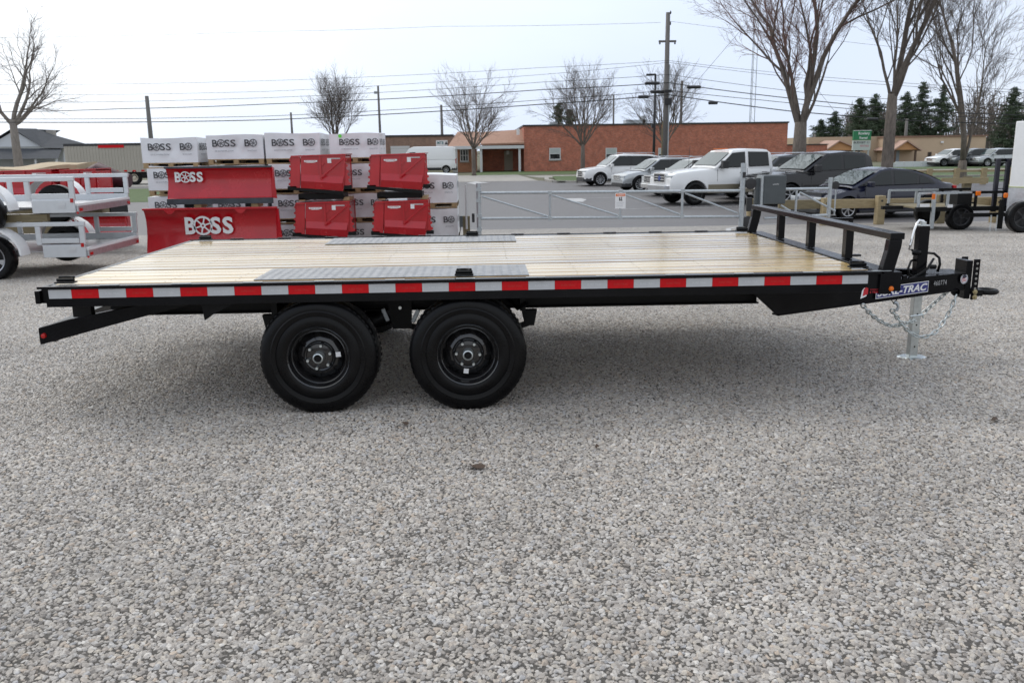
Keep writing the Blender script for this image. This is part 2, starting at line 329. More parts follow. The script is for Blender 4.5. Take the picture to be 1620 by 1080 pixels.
# ------------------------------------------------------------------ ground
ROWS = [-14, -8, -4, 0, 2.5]+[3.5+i for i in range(16)]+[19.8, 22, 25, 30, 36, 42, 46, 50.5, 52, 56, 62, 64, 70, 71, 80, 90, 110, 150, 220, 350, 700, 1500]
def sheet(name, poly, dz, m, label=None, kind='structure'):
    # convex-ish ground polygon cut along the shared rows so that stacked sheets stay parallel
    ys = [p[1] for p in poly]; y0, y1 = min(ys), max(ys)
    rows = sorted(set([y for y in ROWS if y0 < y < y1]+ys))
    mb = MB(); A = []; B = []
    for y in rows:
        xs = []
        n = len(poly)
        for i in range(n):
            (xa, ya), (xb, yb) = poly[i], poly[(i+1) % n]
            if ya == yb:
                if ya == y: xs += [xa, xb]
            elif min(ya, yb) <= y <= max(ya, yb): xs.append(xa+(xb-xa)*(y-ya)/(yb-ya))
        z = gz(y)+dz
        A.append((min(xs), y, z)); B.append((max(xs), y, z))
    mb.strip(B, A)
    o = mb.build(name, m); o['kind'] = kind
    if label: o['label'] = label
    return o
grass_m = mat('lawn_grass', rgb(.050, .085, .022), .9, col2=rgb(.085, .125, .038), vscale=3)
field_m = mat('dull_field', rgb(.09, .095, .05), .9, col2=rgb(.14, .13, .08), vscale=.2)
asph = mat('asphalt', rgb(.088, .082, .083), .55, col2=rgb(.125, .118, .118), vscale=.6, bump=.3, bscale=80, rvar=.12)
mark = mat('white_road_paint', rgb(.42), .7, var=.15, vscale=5)
sheet('ground', [(-900, -14), (900, -14), (900, 1500), (-900, 1500)], 0, field_m)
sheet('gravel_lot', [(-40, -14), (60, -14), (60, 18.6), (9.6, 18.6), (8.2, 15.2), (-3, 15.2), (-7, 17.4), (-40, 18.3)], .004, gravel_sheet_mat())
sheet('gravel_bed', [(-6, -6), (11, -6), (11, 5.5), (-6, 5.5)], .0055, mat('dark_stone_fines', rgb(.085, .077, .068), .85, var=.35, vscale=60, bump=.6, bscale=200))  # dark bed sheet, so the gaps between stones read dark
sheet('parking_lot', [(-60, 14.6), (80, 14.6), (80, 56), (-60, 56)], .002, asph)
sheet('driveway', [(-60, 56), (6.4, 56), (5.6, 71), (-60, 71)], .006, concrete)
sheet('driveway', [(6.9, 62.5), (80, 62.5), (80, 68), (5.8, 68)], .006, concrete)
sheet('lawn', [(1.5, 71), (60, 71), (60, 84), (1.5, 84)], .01, grass_m)
sheet('lawn', [(-24, 36), (-11.5, 36), (-11.5, 52), (-24, 52)], .01, grass_m)
sheet('lawn', [(24, 43.5), (90, 43.5), (90, 53), (24, 53)], .01, grass_m)
# kerbed grass island behind the white vehicles
sheet('lawn', [(7.3, 51.6), (60, 51.6), (60, 62), (7.8, 62)], .12, grass_m)
k = MB(); K = [(60, 51.2), (8.6, 51.2), (7.2, 52.4), (6.9, 55), (7.4, 62.3)]
for a, b in zip(K, K[1:]): k.beam((*a, FLAT+.06), (*b, FLAT+.06), .3, .15)
tag(k.build('kerb', concrete), kind='structure')
# painted markings
for nm, P in (('painted_arrow', [(738, 289.5), (752, 287.2), (776, 289.2), (762, 290), (752, 292)]), ('painted_arrow', [(893, 314), (918, 313.6), (928, 315.6), (922, 319.5), (905, 319)])):
    pts = [atz(a, b, FLAT+.012) for a, b in P]
    mb = MB(); mb.add([(p.x, p.y, gz(p.y)+.012) for p in pts], [tuple(range(len(pts)))]); tag(mb.build(nm, mark), kind='structure')
def stripe(name, pts, w_=.1):
    mb = MB(); A = []; B = []
    rows = []
    for (x0, y0), (x1, y1) in zip(pts, pts[1:]):
        for i in range(9): rows.append((x0+(x1-x0)*i/8, y0+(y1-y0)*i/8, (x1-x0), (y1-y0)))
    for x, y, dx, dy in rows:
        l_ = math.hypot(dx, dy); nx, ny = -dy/l_*w_/2, dx/l_*w_/2
        A.append((x-nx, y-ny, gz(y-ny)+.008)); B.append((x+nx, y+ny, gz(y+ny)+.008))
    mb.strip(A, B); return tag(mb.build(name, mark), kind='structure')
stripe('painted_line', [(8.35, 15.6), (8.75, 17), (9.6, 18.3), (11, 19.2)], .12)
for i, x in enumerate((7.2, 10.0, 12.8, 15.6, 18.4)):
    stripe('painted_line', [(x, 26.2+i*.0), (x+5.2, 27.4)], .1)
for x, y in ((5.5, 33.2), (6.5, 38.5)): stripe('painted_line', [(x, y), (x+5.2, y+1.3)], .1)

# gravel stones: geometry nodes scatter
def gravel():
    mb = MB(); ys = [-3.55, -3, -2.4, -1.8, -1.2, -.6, 0, .6, 1.2, 2.5]+[3.5+i for i in range(11)]
    A = []; nx = 24; dens = []
    for y in ys:
        D = y-CAM.y; hw = .63*D+1.3; 
        for i in range(nx+1):
            mb.v.append((CAM.x+.031*D-hw+2*hw*i/nx, y, gz(y)+.002)); dens.append(1.0 if D < 8 else max(.5, 1.0-(D-8)*.1))
    for j in range(len(ys)-1):
        for i in range(nx):
            a = j*(nx+1)+i; mb.f.append((a, a+1, a+nx+2, a+nx+1)); mb.m.append(0)
    o = mb.build('gravel_stones', stone); o['kind'] = 'stuff'; o['label'] = 'loose crushed grey limestone covering the lot'; o['category'] = 'gravel'
    at = o.data.attributes.new('dens', 'FLOAT', 'POINT'); at.data.foreach_set('value', dens)
    g = bpy.data.node_groups.new('scatter_stones', 'GeometryNodeTree'); g.interface.new_socket('Geometry', in_out='INPUT', socket_type='NodeSocketGeometry'); g.interface.new_socket('Geometry', in_out='OUTPUT', socket_type='NodeSocketGeometry')
    n = g.nodes; l = g.links; gi = n.new('NodeGroupInput'); go = n.new('NodeGroupOutput')
    na = n.new('GeometryNodeInputNamedAttribute'); na.data_type = 'FLOAT'; na.inputs['Name'].default_value = 'dens'
    md = n.new('ShaderNodeMath'); md.operation = 'MULTIPLY'; md.inputs[1].default_value = 1.0; l.new(na.outputs['Attribute'], md.inputs[0])
    dp = n.new('GeometryNodeDistributePointsOnFaces'); l.new(gi.outputs[0], dp.inputs[0]); dp.distribute_method = 'POISSON'; dp.inputs['Distance Min'].default_value = .0116; dp.inputs['Density Max'].default_value = 19000; l.new(md.outputs[0], dp.inputs['Density Factor']); dp.inputs['Seed'].default_value = 3
    gti = n.new('GeometryNodeGeometryToInstance')
    for k_ in range(7):
        ic = n.new('GeometryNodeMeshIcoSphere'); ic.inputs['Radius'].default_value = 1; ic.inputs['Subdivisions'].default_value = 2 if k_ < 7 else 1
        po = n.new('GeometryNodeInputPosition'); nn = n.new('ShaderNodeTexNoise'); nn.noise_dimensions = '4D'; nn.inputs['W'].default_value = k_*3.7; nn.inputs['Scale'].default_value = .8; nn.inputs['Detail'].default_value = 1.5
        l.new(po.outputs[0], nn.inputs['Vector'])
        su = n.new('ShaderNodeVectorMath'); su.operation = 'SUBTRACT'; su.inputs[1].default_value = (.5, .5, .5); l.new(nn.outputs['Color'], su.inputs[0])
        sc_ = n.new('ShaderNodeVectorMath'); sc_.operation = 'SCALE'; sc_.inputs['Scale'].default_value = 1.9; l.new(su.outputs[0], sc_.inputs[0])
        # snap to a few planes for a crushed, angular look
        sp = n.new('GeometryNodeSetPosition'); l.new(ic.outputs['Mesh'], sp.inputs[0]); l.new(sc_.outputs[0], sp.inputs['Offset'])
        tr = n.new('GeometryNodeTransform'); random.seed(k_); tr.inputs['Scale'].default_value = (1.0+random.random()*.5, .8+random.random()*.3, .62+random.random()*.25); l.new(sp.outputs[0], tr.inputs[0])
        sm = n.new('GeometryNodeSetMaterial'); sm.inputs['Material'].default_value = stone; l.new(tr.outputs[0], sm.inputs[0]); l.new(sm.outputs[0], gti.inputs[0])
    ip = n.new('GeometryNodeInstanceOnPoints'); l.new(dp.outputs['Points'], ip.inputs['Points']); l.new(gti.outputs[0], ip.inputs['Instance']); ip.inputs['Pick Instance'].default_value = True
    rr = n.new('FunctionNodeRandomValue'); rr.data_type = 'FLOAT_VECTOR'; rr.inputs[0].default_value = (-.6, -.6, 0); rr.inputs[1].default_value = (.6, .6, 6.28); l.new(rr.outputs[0], ip.inputs['Rotation'])
    rs = n.new('FunctionNodeRandomValue'); rs.data_type = 'FLOAT'
    for s_ in rs.inputs:
        if s_.type == 'VALUE' and s_.name == 'Min': s_.default_value = .0073
        if s_.type == 'VALUE' and s_.name == 'Max': s_.default_value = .0127
    l.new([q for q in rs.outputs if q.type == 'VALUE'][0], ip.inputs['Scale'])
    l.new(ip.outputs[0], go.inputs[0])
    mo = o.modifiers.new('scatter', 'NODES'); mo.node_group = g
gravel()

# ------------------------------------------------------------------ the flatbed trailer
T = empty('flatbed_trailer', (2.44, 1.3, 0), 0, 'long black deckover flatbed trailer with wet pine deck and red and white reflective tape', 'trailer')
def tb(mb, name, m, parent=T, **k): return mb.build(name, m, parent, world=True, **k)
LX, WY, HZ = 4.82, 2.59, .80
# plank deck
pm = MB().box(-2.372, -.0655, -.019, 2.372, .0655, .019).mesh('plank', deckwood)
rng = random.Random(5)
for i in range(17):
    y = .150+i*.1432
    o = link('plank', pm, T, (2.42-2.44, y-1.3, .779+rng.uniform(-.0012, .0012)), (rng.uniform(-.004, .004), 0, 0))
    b = o.modifiers.new('bevel', 'BEVEL'); b.width = .007; b.segments = 3
sm_ = MB()
for i in range(17):
    for j in range(12):
        for dy in (-.035, .035): sm_.lathe([(.0045, .7990), (0, .7989)], 6, (.27+j*.40+rng.uniform(-.006, .006), .150+i*.1432+dy, 0), 'z')
tb(sm_, 'deck_screws', blackflat, kind='stuff')
for y0 in (0, WY):      # long side rails (channel) with rub rail
    s = 1 if y0 == 0 else -1
    mb = MB(); mb.box(.03, min(y0, y0+s*.006), .68, LX+.01, max(y0, y0+s*.006), .797)
    mb.box(.03, min(y0+s*.0065, y0+s*.075), .789, LX+.01, max(y0+s*.0065, y0+s*.075), .797)
    mb.box(.03, min(y0+s*.0065, y0+s*.018), .680, LX+.01, max(y0+s*.0065, y0+s*.018), .686)
    tb(mb, 'side_rail', black, bevel=.002)
    mb = MB().box(-.005, min(y0-s*.020, y0-s*.010), .786, LX+.02, max(y0-s*.020, y0-s*.010), .801)
    tb(mb, 'rub_rail', black, bevel=.003)
mb = MB(); mb.box(0, .02, .70, .028, WY-.02, .796); mb.box(.029, .03, .786, .05, WY-.03, .797); tb(mb, 'rear_rail', black, bevel=.002)
mb = MB(); mb.box(-.03, -.002, .70, -.001, .10, .775); tb(mb, 'rear_light_box', black, bevel=.004)
mb = MB(); mb.box(-.03, WY-.10, .70, -.001, WY+.002, .775); tb(mb, 'rear_light_box', black, bevel=.004)
mb = MB(); mb.box(LX+.012, -.004, .68, LX+.13, WY+.004, .795); tb(mb, 'front_rail', black, bevel=.005)
# stake pockets / chain slots on both rails, bright on the near one, black on the far
for y0, s in ((0, 1), (WY, -1)):
    for i in range(12):
        x = .40+i*.402
        mb = MB(); z0 = .803
        mb.box(x-.055, min(y0-s*.024, y0-s*.003), z0, x+.055, max(y0-s*.024, y0-s*.003), z0+.004)
        tb(mb, 'stake_pocket', galv if s == 1 else black)
# reflective tape, alternating
x = .05; segs = []
bnd = [.05, .178]+[.178+.1525*i for i in range(1, 31)]
wt = MB().box(0, -.0012, 0, .1515, 0, .0500).mesh('reflective_strip', whitetape); rd = MB().box(0, -.0012, 0, .1515, 0, .0500).mesh('reflective_strip', redtape)
wp = MB().text('SURE-TRAC', (.035, -.0022, .018), (1, 0, 0), (0, 0, 1), w_=.085, bold=.01, shear=.2).mesh('lettering', tapeprint)
rp = MB().text('SURE-TRAC', (.035, -.0022, .018), (1, 0, 0), (0, 0, 1), w_=.085, bold=.01, shear=.2).mesh('lettering', tapeprint_r)
for i in range(30):
    xa = .178+.1525*i; red = i % 2 == 0
    if xa+.15 > LX: break
    o = link('reflective_strip', rd if red else wt, T, (xa-2.44, -1.3-.0008, .7295))
    link('lettering', rp if red else wp, o)
o = tb(MB().box(.05, -.002, .7295, .177, -.0008, .7795), 'reflective_strip', whitetape)
# diamond plates over the wheels with raised lugs
for y0, y1, xa in ((.095, .57, 1.18), (2.03, WY-.095, 1.25)):
    xb = 2.78
    p = tb(MB().box(xa, y0, .7995, xb, y1, .8035), 'tread_plate', treadm)
    mb = MB(); j = 0; yy = y0+.018
    while yy < y1-.01:
        xx = xa+.015+(j % 2)*.016
        i = j
        while xx < xb-.012:
            a = R(45) if i % 2 else R(-45); ca, sa = math.cos(a), math.sin(a)
            q = [(-.013, 0), (0, -.0035), (.013, 0), (0, .0035)]
            P = [(xx+u*ca-v*sa, yy+u*sa+v*ca, .8036) for u, v in q]+[(xx, yy, .8052)]
            mb.add(P, [(0, 1, 4), (1, 2, 4), (2, 3, 4), (3, 0, 4)]); xx += .026; i += 1
        yy += .024; j += 1
    o = mb.build('tread_lugs', treadm, p, world=True, kind='stuff')
# D-rings and their brackets
for x, y in ((.12, .07), (2.40, .10), (4.74, .12), (.16, WY-.08), (2.42, WY-.10), (4.74, WY-.12)):
    mb = MB(); mb.box(x-.055, y-.028, .8075, x+.055, y+.028, .8165); mb.tube([(x-.05, y, .826), (x+.05, y, .826)], .010, 8)
    dr = tb(mb, 'd_ring_bracket', blackflat, bevel=.003)
    ang = [math.pi*i/8 for i in range(9)]
    mb = MB().tube([(x-.035*math.cos(a)*1.1, y+.012+.045*math.sin(a), .838-.004*math.sin(a)) for a in ang], .008, 6); mb.build('ring', black, dr, world=True, smooth=True)
# under frame
def ibeam(y, x0, x1, z0, z1):
    mb = MB(); mb.box(x0, y-.05, z1-.008, x1, y+.05, z1); mb.box(x0, y-.05, z0, x1, y+.05, z0+.008); mb.box(x0, y-.005, z0+.0085, x1, y+.005, z1-.0085); return mb
for y in (.62, 1.97): tb(ibeam(y, .12, 4.3, .52, .675), 'main_beam', blackflat)
for i in range(12):
    x = .25+i*.40; tb(MB().box(x, .02, .69, x+.04, WY-.02, .755), 'cross_member', blackflat)
# rear drop bumper: two sloped arms, cross bar, markers
for y in (.30, 2.29):
    tb(MB().prism([(-.175, .405), (-.175, .508), (.02, .560), (.62, .672), (.90, .672), (.40, .552)], y-.03, y+.03), 'bumper_arm', black, bevel=.003)
    tb(MB().box(.04, y-.025, .571, .15, y+.025, .69), 'bumper_hanger', blackflat)
    tb(MB().lathe([(0, y-.046), (.014, y-.044), (.016, y-.0305)], 14, (-.145, 0, .462)), 'marker_light', redlens)
tb(MB().box(-.172, .331, .41, -.11, 2.259, .505), 'bumper_bar', black, bevel=.003)
mb = MB()
for x, w_ in ((.86, .16), (4.02, .0)):
    if w_: mb.prism([(x, .679), (x+w_+.06, .679), (x+.08, .61), (x+.03, .575), (x+.02, .66)], .06, .11)
tb(mb, 'gusset', black)
# wheel bay panels and suspension
mb = MB(); mb.box(1.21, .33, .51, 1.245, .56, .679); mb.box(2.735, .33, .545, 2.77, .56, .679); mb.box(1.246, .50, .575, 2.734, .56, .679)
tb(mb, 'wheel_bay_panel', blackflat)
def tyre_mesh():
    r_, w_ = .334, .205
    prof = [(.169, .02), (.177, .004), (.185, .000), (.215, -.001), (.235, .006), (.237, .002), (.262, -.003), (.268, .001), (.290, 0), (.310, .010), (.325, .022), (.332, .040)]
    g = [(.332, .040), (.334, .062), (.326, .0645), (.326, .070), (.334, .0725), (.3345, .098), (.326, .100), (.326, .106), (.3345, .108), (.334, .132), (.326, .135), (.326, .140), (.334, .1425), (.332, .165)]
    back = [(.325, .183), (.310, .195), (.27, .206), (.200, .206), (.169, .186)]
    return MB().lathe(prof+g[1:]+back, 64)
def tread_blocks():
    mb = MB()
    for i in range(60):
        a = 2*math.pi*i/60
        for (ya, yb, rr) in ((.026, .050, .333), (.156, .18, .333)):
            ca, sa = math.cos(a), math.sin(a); cb, sb = math.cos(a+.06), math.sin(a+.06)
            mb.add([(rr*ca*.99, ya, rr*sa*.99), (rr*ca*1.008, yb, rr*sa*1.008), (rr*cb*1.008, yb, rr*sb*1.008), (rr*cb*.99, ya, rr*sb*.99), (rr*ca*.975, ya-.003, rr*sa*.975), (rr*cb*.975, ya-.003, rr*sb*.975)], [(0, 1, 2, 3), (4, 0, 3, 5)])
    return mb
tyre_me = tyre_mesh().mesh('tyre', rubber, smooth=35); blocks_me = tread_blocks().mesh('tread_blocks', rubber)
rim = MB().lathe([(.193, .150), (.193, .022), (.200, .010), (.203, .004), (.199, .000), (.190, .006), (.186, .016), (.181, .034), (.172, .040), (.166, .038), (.160, .048), (.155, .075), (.150, .082)], 56)
rim.lathe([(.103, .052), (.095, .046), (.086, .050), (.080, .044), (.050, .040), (.036, .040)], 56)
for i in range(8):      # eight flat spokes between the modular rim slots
    a0 = 2*math.pi*i/8+.22; a1 = a0+.56
    P = []
    for rr, yy, k_ in ((.154, .084, 1), (.138, .066, .95), (.118, .056, .96), (.103, .052, 1.25)):
        c_ = (a0+a1)/2; h = (a1-a0)/2*k_; P += [(rr*math.cos(c_-h), yy, rr*math.sin(c_-h)), (rr*math.cos(c_+h), yy, rr*math.sin(c_+h))]
    rim.add(P, [(0, 1, 3, 2), (2, 3, 5, 4), (4, 5, 7, 6)])
for yy_ in (.060,): rim.lathe([(.158, .092), (.130, .072), (.100, .060), (.080, .056)], 56)
rim.v = [(x*.88, y, z*.88) for x, y, z in rim.v]
rim_me = rim.mesh('rim', rimblack, smooth=40)
hub_me = MB().lathe([(.031, .045), (.031, -.004), (.028, -.012), (.023, -.014), (.020, -.010)], 28).mesh('hub', zinc, smooth=35)
cap_me = MB().lathe([(.0198, -.009), (.017, -.0145), (.0, -.0145)], 20).mesh('grease_cap', rubber, smooth=35)
nut_me = MB().lathe([(.0088, .040), (.0098, .020), (.0080, .015), (.0046, .015), (.0046, .019), (0, .019)], 6).mesh('lug_nut', zinc)
sti_me = MB().box(-.014, -.0012, -.014, .014, 0, .014).mesh('sticker', label_w)
drum_me = MB().lathe([(.145, .10), (.145, .155), (0, .156)], 28).mesh('brake_drum', blackflat)
def wheel(x, y, rot, flip, st):
    wl = empty('wheel', (x-2.44, y-1.3, .346)); wl.parent = T; wl.scale = (1.045, 1.045, 1.045); wl.rotation_euler = (0, rot, math.pi if flip else 0)
    link('tyre', tyre_me, wl); link('tread_blocks', blocks_me, wl)['kind'] = 'stuff'; link('rim', rim_me, wl); link('hub', hub_me, wl); link('grease_cap', cap_me, wl); link('brake_drum', drum_me, wl)
    for i in range(6):
        a = 2*math.pi*i/6+.3; link('lug_nut', nut_me, wl, (.066*math.cos(a), 0, .066*math.sin(a)))
    if st is not None: link('sticker', sti_me, wl, (.105*math.cos(st), .0475, .105*math.sin(st)), (0, -st, 0))
wheel(1.5374, .022, 0, False, .08); wheel(2.4125, .022, .35, False, -1.35); wheel(1.5374, WY-.055, 0, True, None); wheel(2.4125, WY-.055, .3, True, None)
for x in (1.5374, 2.4125):
    tb(MB().tube([(x, .20, .30), (x, WY-.20, .30)], .04, 12), 'axle', blackflat, smooth=True)
for y in (.52, 2.07):
    for x in (1.5374, 2.4125):
        pts = [(x+t*.38, y, .36+.07*(t*t)) for t in (-1, -.6, -.2, .2, .6, 1)]
        mb = MB()
        for a, b in zip(pts, pts[1:]): mb.beam(a, b, .045, .03)
        tb(mb, 'leaf_spring', blackflat)
    mb = MB(); mb.prism([(1.89, .68), (2.06, .68), (2.05, .42), (1.93, .42)], y-.05, y-.02); tb(mb, 'spring_hanger', blackflat)
    for x in (1.16, 2.80): tb(MB().prism([(x-.05, .52), (x+.05, .52), (x+.03, .42), (x-.03, .42)], y-.03, y+.03), 'spring_hanger', blackflat)
    for xa, za, xb, zb in ((1.875, .555, 1.905, .475), (2.10, .545, 2.06, .465)):
        mb = MB().beam((xa, y-.07, za), (xb, y-.07, zb), .012, .026, (1, 0, 0)); tb(mb, 'shackle', galv, bevel=.004)
tb(MB().lathe([(.011, .446), (.011, .436), (0, .436)], 6, (1.985, 0, .56)), 'bolt', zinc)
tb(MB().tube([(2.66, .50, .60), (2.72, .33, .56), (2.775, .30, .60)], .012, 6), 'wiring', rubber)
# tongue: A-frame of two channels meeting at the coupler
def channel(p, q, h, nm, cut=True, h2=None):
    h2 = h2 or h
    p = Vector(p); q = Vector(q); d = (q-p).normalized(); n_ = Vector((d.y, -d.x, 0)).normalized()
    if n_.y > 0 and p.y < 1.2: n_ = -n_
    if n_.y < 0 and p.y > 1.2: n_ = -n_
    mb = MB()
    a0 = p-d*(.20 if cut else 0)
    for off in (0,):
        o1 = n_*.004; o2 = n_*-.004
        P = [a0+Vector((0, 0, h)), q+Vector((0, 0, h2)), q, p]
        mb.add([v+o1 for v in P]+[v+o2 for v in P], [(0, 3, 2, 1), (4, 5, 6, 7), (0, 1, 5, 4), (1, 2, 6, 5), (2, 3, 7, 6), (3, 0, 4, 7)])
        for z0, z1, s_, e0, e1 in ((h-.009, h-.0005, a0, h2-.009, h2-.0005), (.0005, .009, p, .0005, .009)):
            A = [s_+o2*1.2, q+o2*1.2, q-n_*.055, s_-n_*.055]
            A2 = [s_+n_*.012, q+n_*.012, q-n_*.055, s_-n_*.055]
            mb.add([v+Vector((0, 0, z)) for v, z in zip(A2, (z0, e0, e0, z0))]+[v+Vector((0, 0, z+.001)) for v, z in zip(A2, (z1, e1, e1, z1))], [(0, 3, 2, 1), (4, 5, 6, 7), (0, 1, 5, 4), (1, 2, 6, 5), (2, 3, 7, 6), (3, 0, 4, 7)])
    return tb(mb, nm, black)
APX = (5.95, 1.13)
channel((4.42, .55, .44), (APX[0], 1.098, .495), .17, 'tongue_beam', h2=.125)
channel((4.42, 1.85, .44), (APX[0], 1.26, .495), .17, 'tongue_beam', h2=.125)
tb(MB().box(4.30, .50, .615, 4.9, 1.9, .675), 'tongue_cross_member', blackflat)
tb(MB().box(5.25, .93, .585, 5.33, 1.46, .603), 'tongue_plate', black); tb(MB().box(5.66, 1.05, .612, 5.95, 1.30, .620), 'tongue_plate', black)
# adjustable coupler
mb = MB(); mb.box(5.955, 1.09, .43, 5.998, 1.25, .705); cp = tb(mb, 'coupler_channel', black, bevel=.004)
for yy in (1.085, 1.245):
    pl = MB().box(5.999, yy-.004, .425, 6.045, yy+.004, .715).build('bolt_plate', black, cp, world=True, bevel=.002)
    if yy < 1.2:
        for i in range(6): MB().lathe([(.009, 1.0795), (0, 1.0794)], 10, (6.024, 0, .505+.036*i)).build('hole', concrete, cp, world=True)
for z in (.445, .482): MB().lathe([(.018, 1.078), (.018, 1.068), (.009, 1.067), (.009, 1.058), (0, 1.058)], 6, (6.022, 0, z)).build('bolt', mat('yellow_zinc', rgb(.45, .38, .22), .35, .8), cp, world=True)
cxr, cyr, czr = 6.16, 1.165, .470
mb = MB().tube([(cxr+.062*math.cos(2*math.pi*i/24), cyr+.062*math.sin(2*math.pi*i/24), czr) for i in range(24)], .019, 10, closed=True)
mb.box(6.046, 1.09, .448, 6.09, 1.24, .492)
tb(mb, 'lunette_ring', blackflat, smooth=40)
# jack
JX, JY = 5.615, 1.10
jk = tb(MB().box(JX-.036, JY-.036, .48, JX+.036, JY+.036, .955), 'jack_tube', black, bevel=.004)
MB().box(JX-.034, JY-.034, .9555, JX+.034, JY+.034, .965).build('jack_cap', zinc, jk, world=True, bevel=.003)
MB().tube([(JX+.02, JY, .965), (JX, JY, .99), (JX-.03, JY, .995), (JX-.055, JY-.02, .975), (JX-.075, JY-.03, .93), (JX-.095, JY-.035, .83), (JX-.10, JY-.035, .80), (JX-.07, JY-.035, .785)], .0085, 8).build('crank_handle', chrome, jk, world=True, smooth=True)
MB().lathe([(.0, -.03), (.018, -.026), (.02, .0), (.018, .026), (0, .03)], 12, (JX-.055, JY-.05, .775), 'x').build('crank_grip', rubber, jk, world=True, smooth=True)
MB().lathe([(0, .9655), (.022, .966), (.022, .985), (0, .99)], 12, (JX+.0, JY, 0), 'z').build('crank_gear', zinc, jk, world=True)
jl = tb(MB().box(JX-.029, JY-.029, .012, JX+.029, JY+.029, .485), 'jack_leg', zinc, bevel=.004)
for z in (.09, .17, .25, .33): MB().lathe([(.0065, JY-.0298), (0, JY-.030)], 10, (JX+.002, 0, z)).build('hole', blackflat, jl, world=True)
MB().tube([(JX-.05, JY-.03, .315), (JX+.04, JY-.032, .325), (JX+.045, JY-.032, .30)], .006, 6).build('pin', zinc, jl, world=True)
mb = MB(); n_ = 20
P0 = [(JX+.115*math.cos(2*math.pi*i/n_)*1.0, JY+.085*math.sin(2*math.pi*i/n_), .003) for i in range(n_)]
P1 = [(JX+.09*math.cos(2*math.pi*i/n_), JY+.062*math.sin(2*math.pi*i/n_), .016) for i in range(n_)]
mb.add(P0+P1, [(i, (i+1) % n_, n_+(i+1) % n_, n_+i) for i in range(n_)]+[tuple(range(n_, 2*n_))]); mb.build('foot_plate', zinc, jl, world=True)
# safety chains of single links, hanging
lk = MB()
pts = []
for i in range(12):
    a = 2*math.pi*i/12; pts.append((.0155*math.cos(a)+(.011 if math.cos(a) > 0 else -.011), .0125*math.sin(a), 0))
lk.tube(pts, .0052, 5, closed=True); link_me = lk.mesh('link', zinc, smooth=True)
def chain(name, ctrl):
    C0 = [Vector(c) for c in ctrl]
    # catmull-rom sample
    S = []
    for i in range(len(C0)-1):
        p0 = C0[max(i-1, 0)]; p1 = C0[i]; p2 = C0[i+1]; p3 = C0[min(i+2, len(C0)-1)]
        for k_ in range(12):
            t = k_/12; S.append(.5*((2*p1)+(p2-p0)*t+(2*p0-5*p1+4*p2-p3)*t*t+(-p0+3*p1-3*p2+p3)*t**3))
    S.append(C0[-1]); root = empty(name, Vector(C0[0])-Vector((2.44, 1.3, 0))); root.parent = T
    acc = 0; nxt = 0; step = .041; k_ = 0
    for a, b in zip(S, S[1:]):
        l_ = (b-a).length
        while nxt <= acc+l_:
            p = a.lerp(b, (nxt-acc)/l_); d = (b-a).normalized()
            q = d.to_track_quat('X', 'Z'); o = link('link', link_me, root, p-Vector(C0[0])); o.rotation_mode = 'QUATERNION'
            from mathutils import Quaternion
            o.rotation_quaternion = q @ Quaternion((1, 0, 0), R(45 if k_ % 2 else -45)); nxt += step; k_ += 1
        acc += l_
    return root
def pt(px, py, Y): return aty(px, py, Y)
chain('safety_chain', [pt(1366, 484, .72), pt(1384, 502, .8), pt(1410, 515, .9), pt(1440, 509, 1.0), pt(1455, 500, 1.16), pt(1472, 485, 1.16), pt(1498, 462, 1.12)])
chain('safety_chain', [pt(1412, 492, .84), pt(1424, 508, .90), pt(1440, 526, .96), pt(1458, 533, 1.0), pt(1478, 526, 1.03), pt(1492, 510, 1.05), pt(1503, 492, 1.05), pt(1513, 467, 1.05)])
h0 = pt(1414, 483, .83)
tb(MB().tube([h0+Vector((0, 0, .02)), h0+Vector((.02, 0, .015)), h0+Vector((.032, 0, -.01)), h0+Vector((.024, 0, -.035)), h0+Vector((.006, 0, -.03))], [.012, .011, .010, .009, .005], 8), 'chain_hook', galv, smooth=True)
tb(MB().tube([pt(1409, 472, .80), h0+Vector((0, 0, .01)), pt(1421, 470, .82)], .0035, 6), 'hook_wire', rubber)
tb(MB().lathe([(.026, 1.06), (.026, 1.09), (0, 1.09)], 12, (5.88, 0, .485)), 'chain_mount', blackflat)
# cable loop around the jack
tb(MB().tube([pt(1468, 400, 1.2), pt(1478, 401, 1.15), pt(1486, 408, 1.12), pt(1487, 418, 1.1), pt(1483, 430, 1.1)], .0095, 8), 'breakaway_cable', rubber, smooth=True)
tb(MB().tube([pt(1450, 409, 1.2), pt(1441, 413, 1.05), pt(1437, 424, 1.0), pt(1438, 434, 1.0), pt(1446, 438, 1.0), pt(1456, 433, 1.0), pt(1468, 424, 1.02), pt(1477, 409, 1.05)], .0085, 8), 'trailer_plug_cable', rubber, smooth=True)
tb(MB().lathe([(0, -.022), (.016, -.02), (.016, .02), (0, .022)], 10, tuple(pt(1476, 422, 1.1)), 'x'), 'trailer_plug', blackflat)
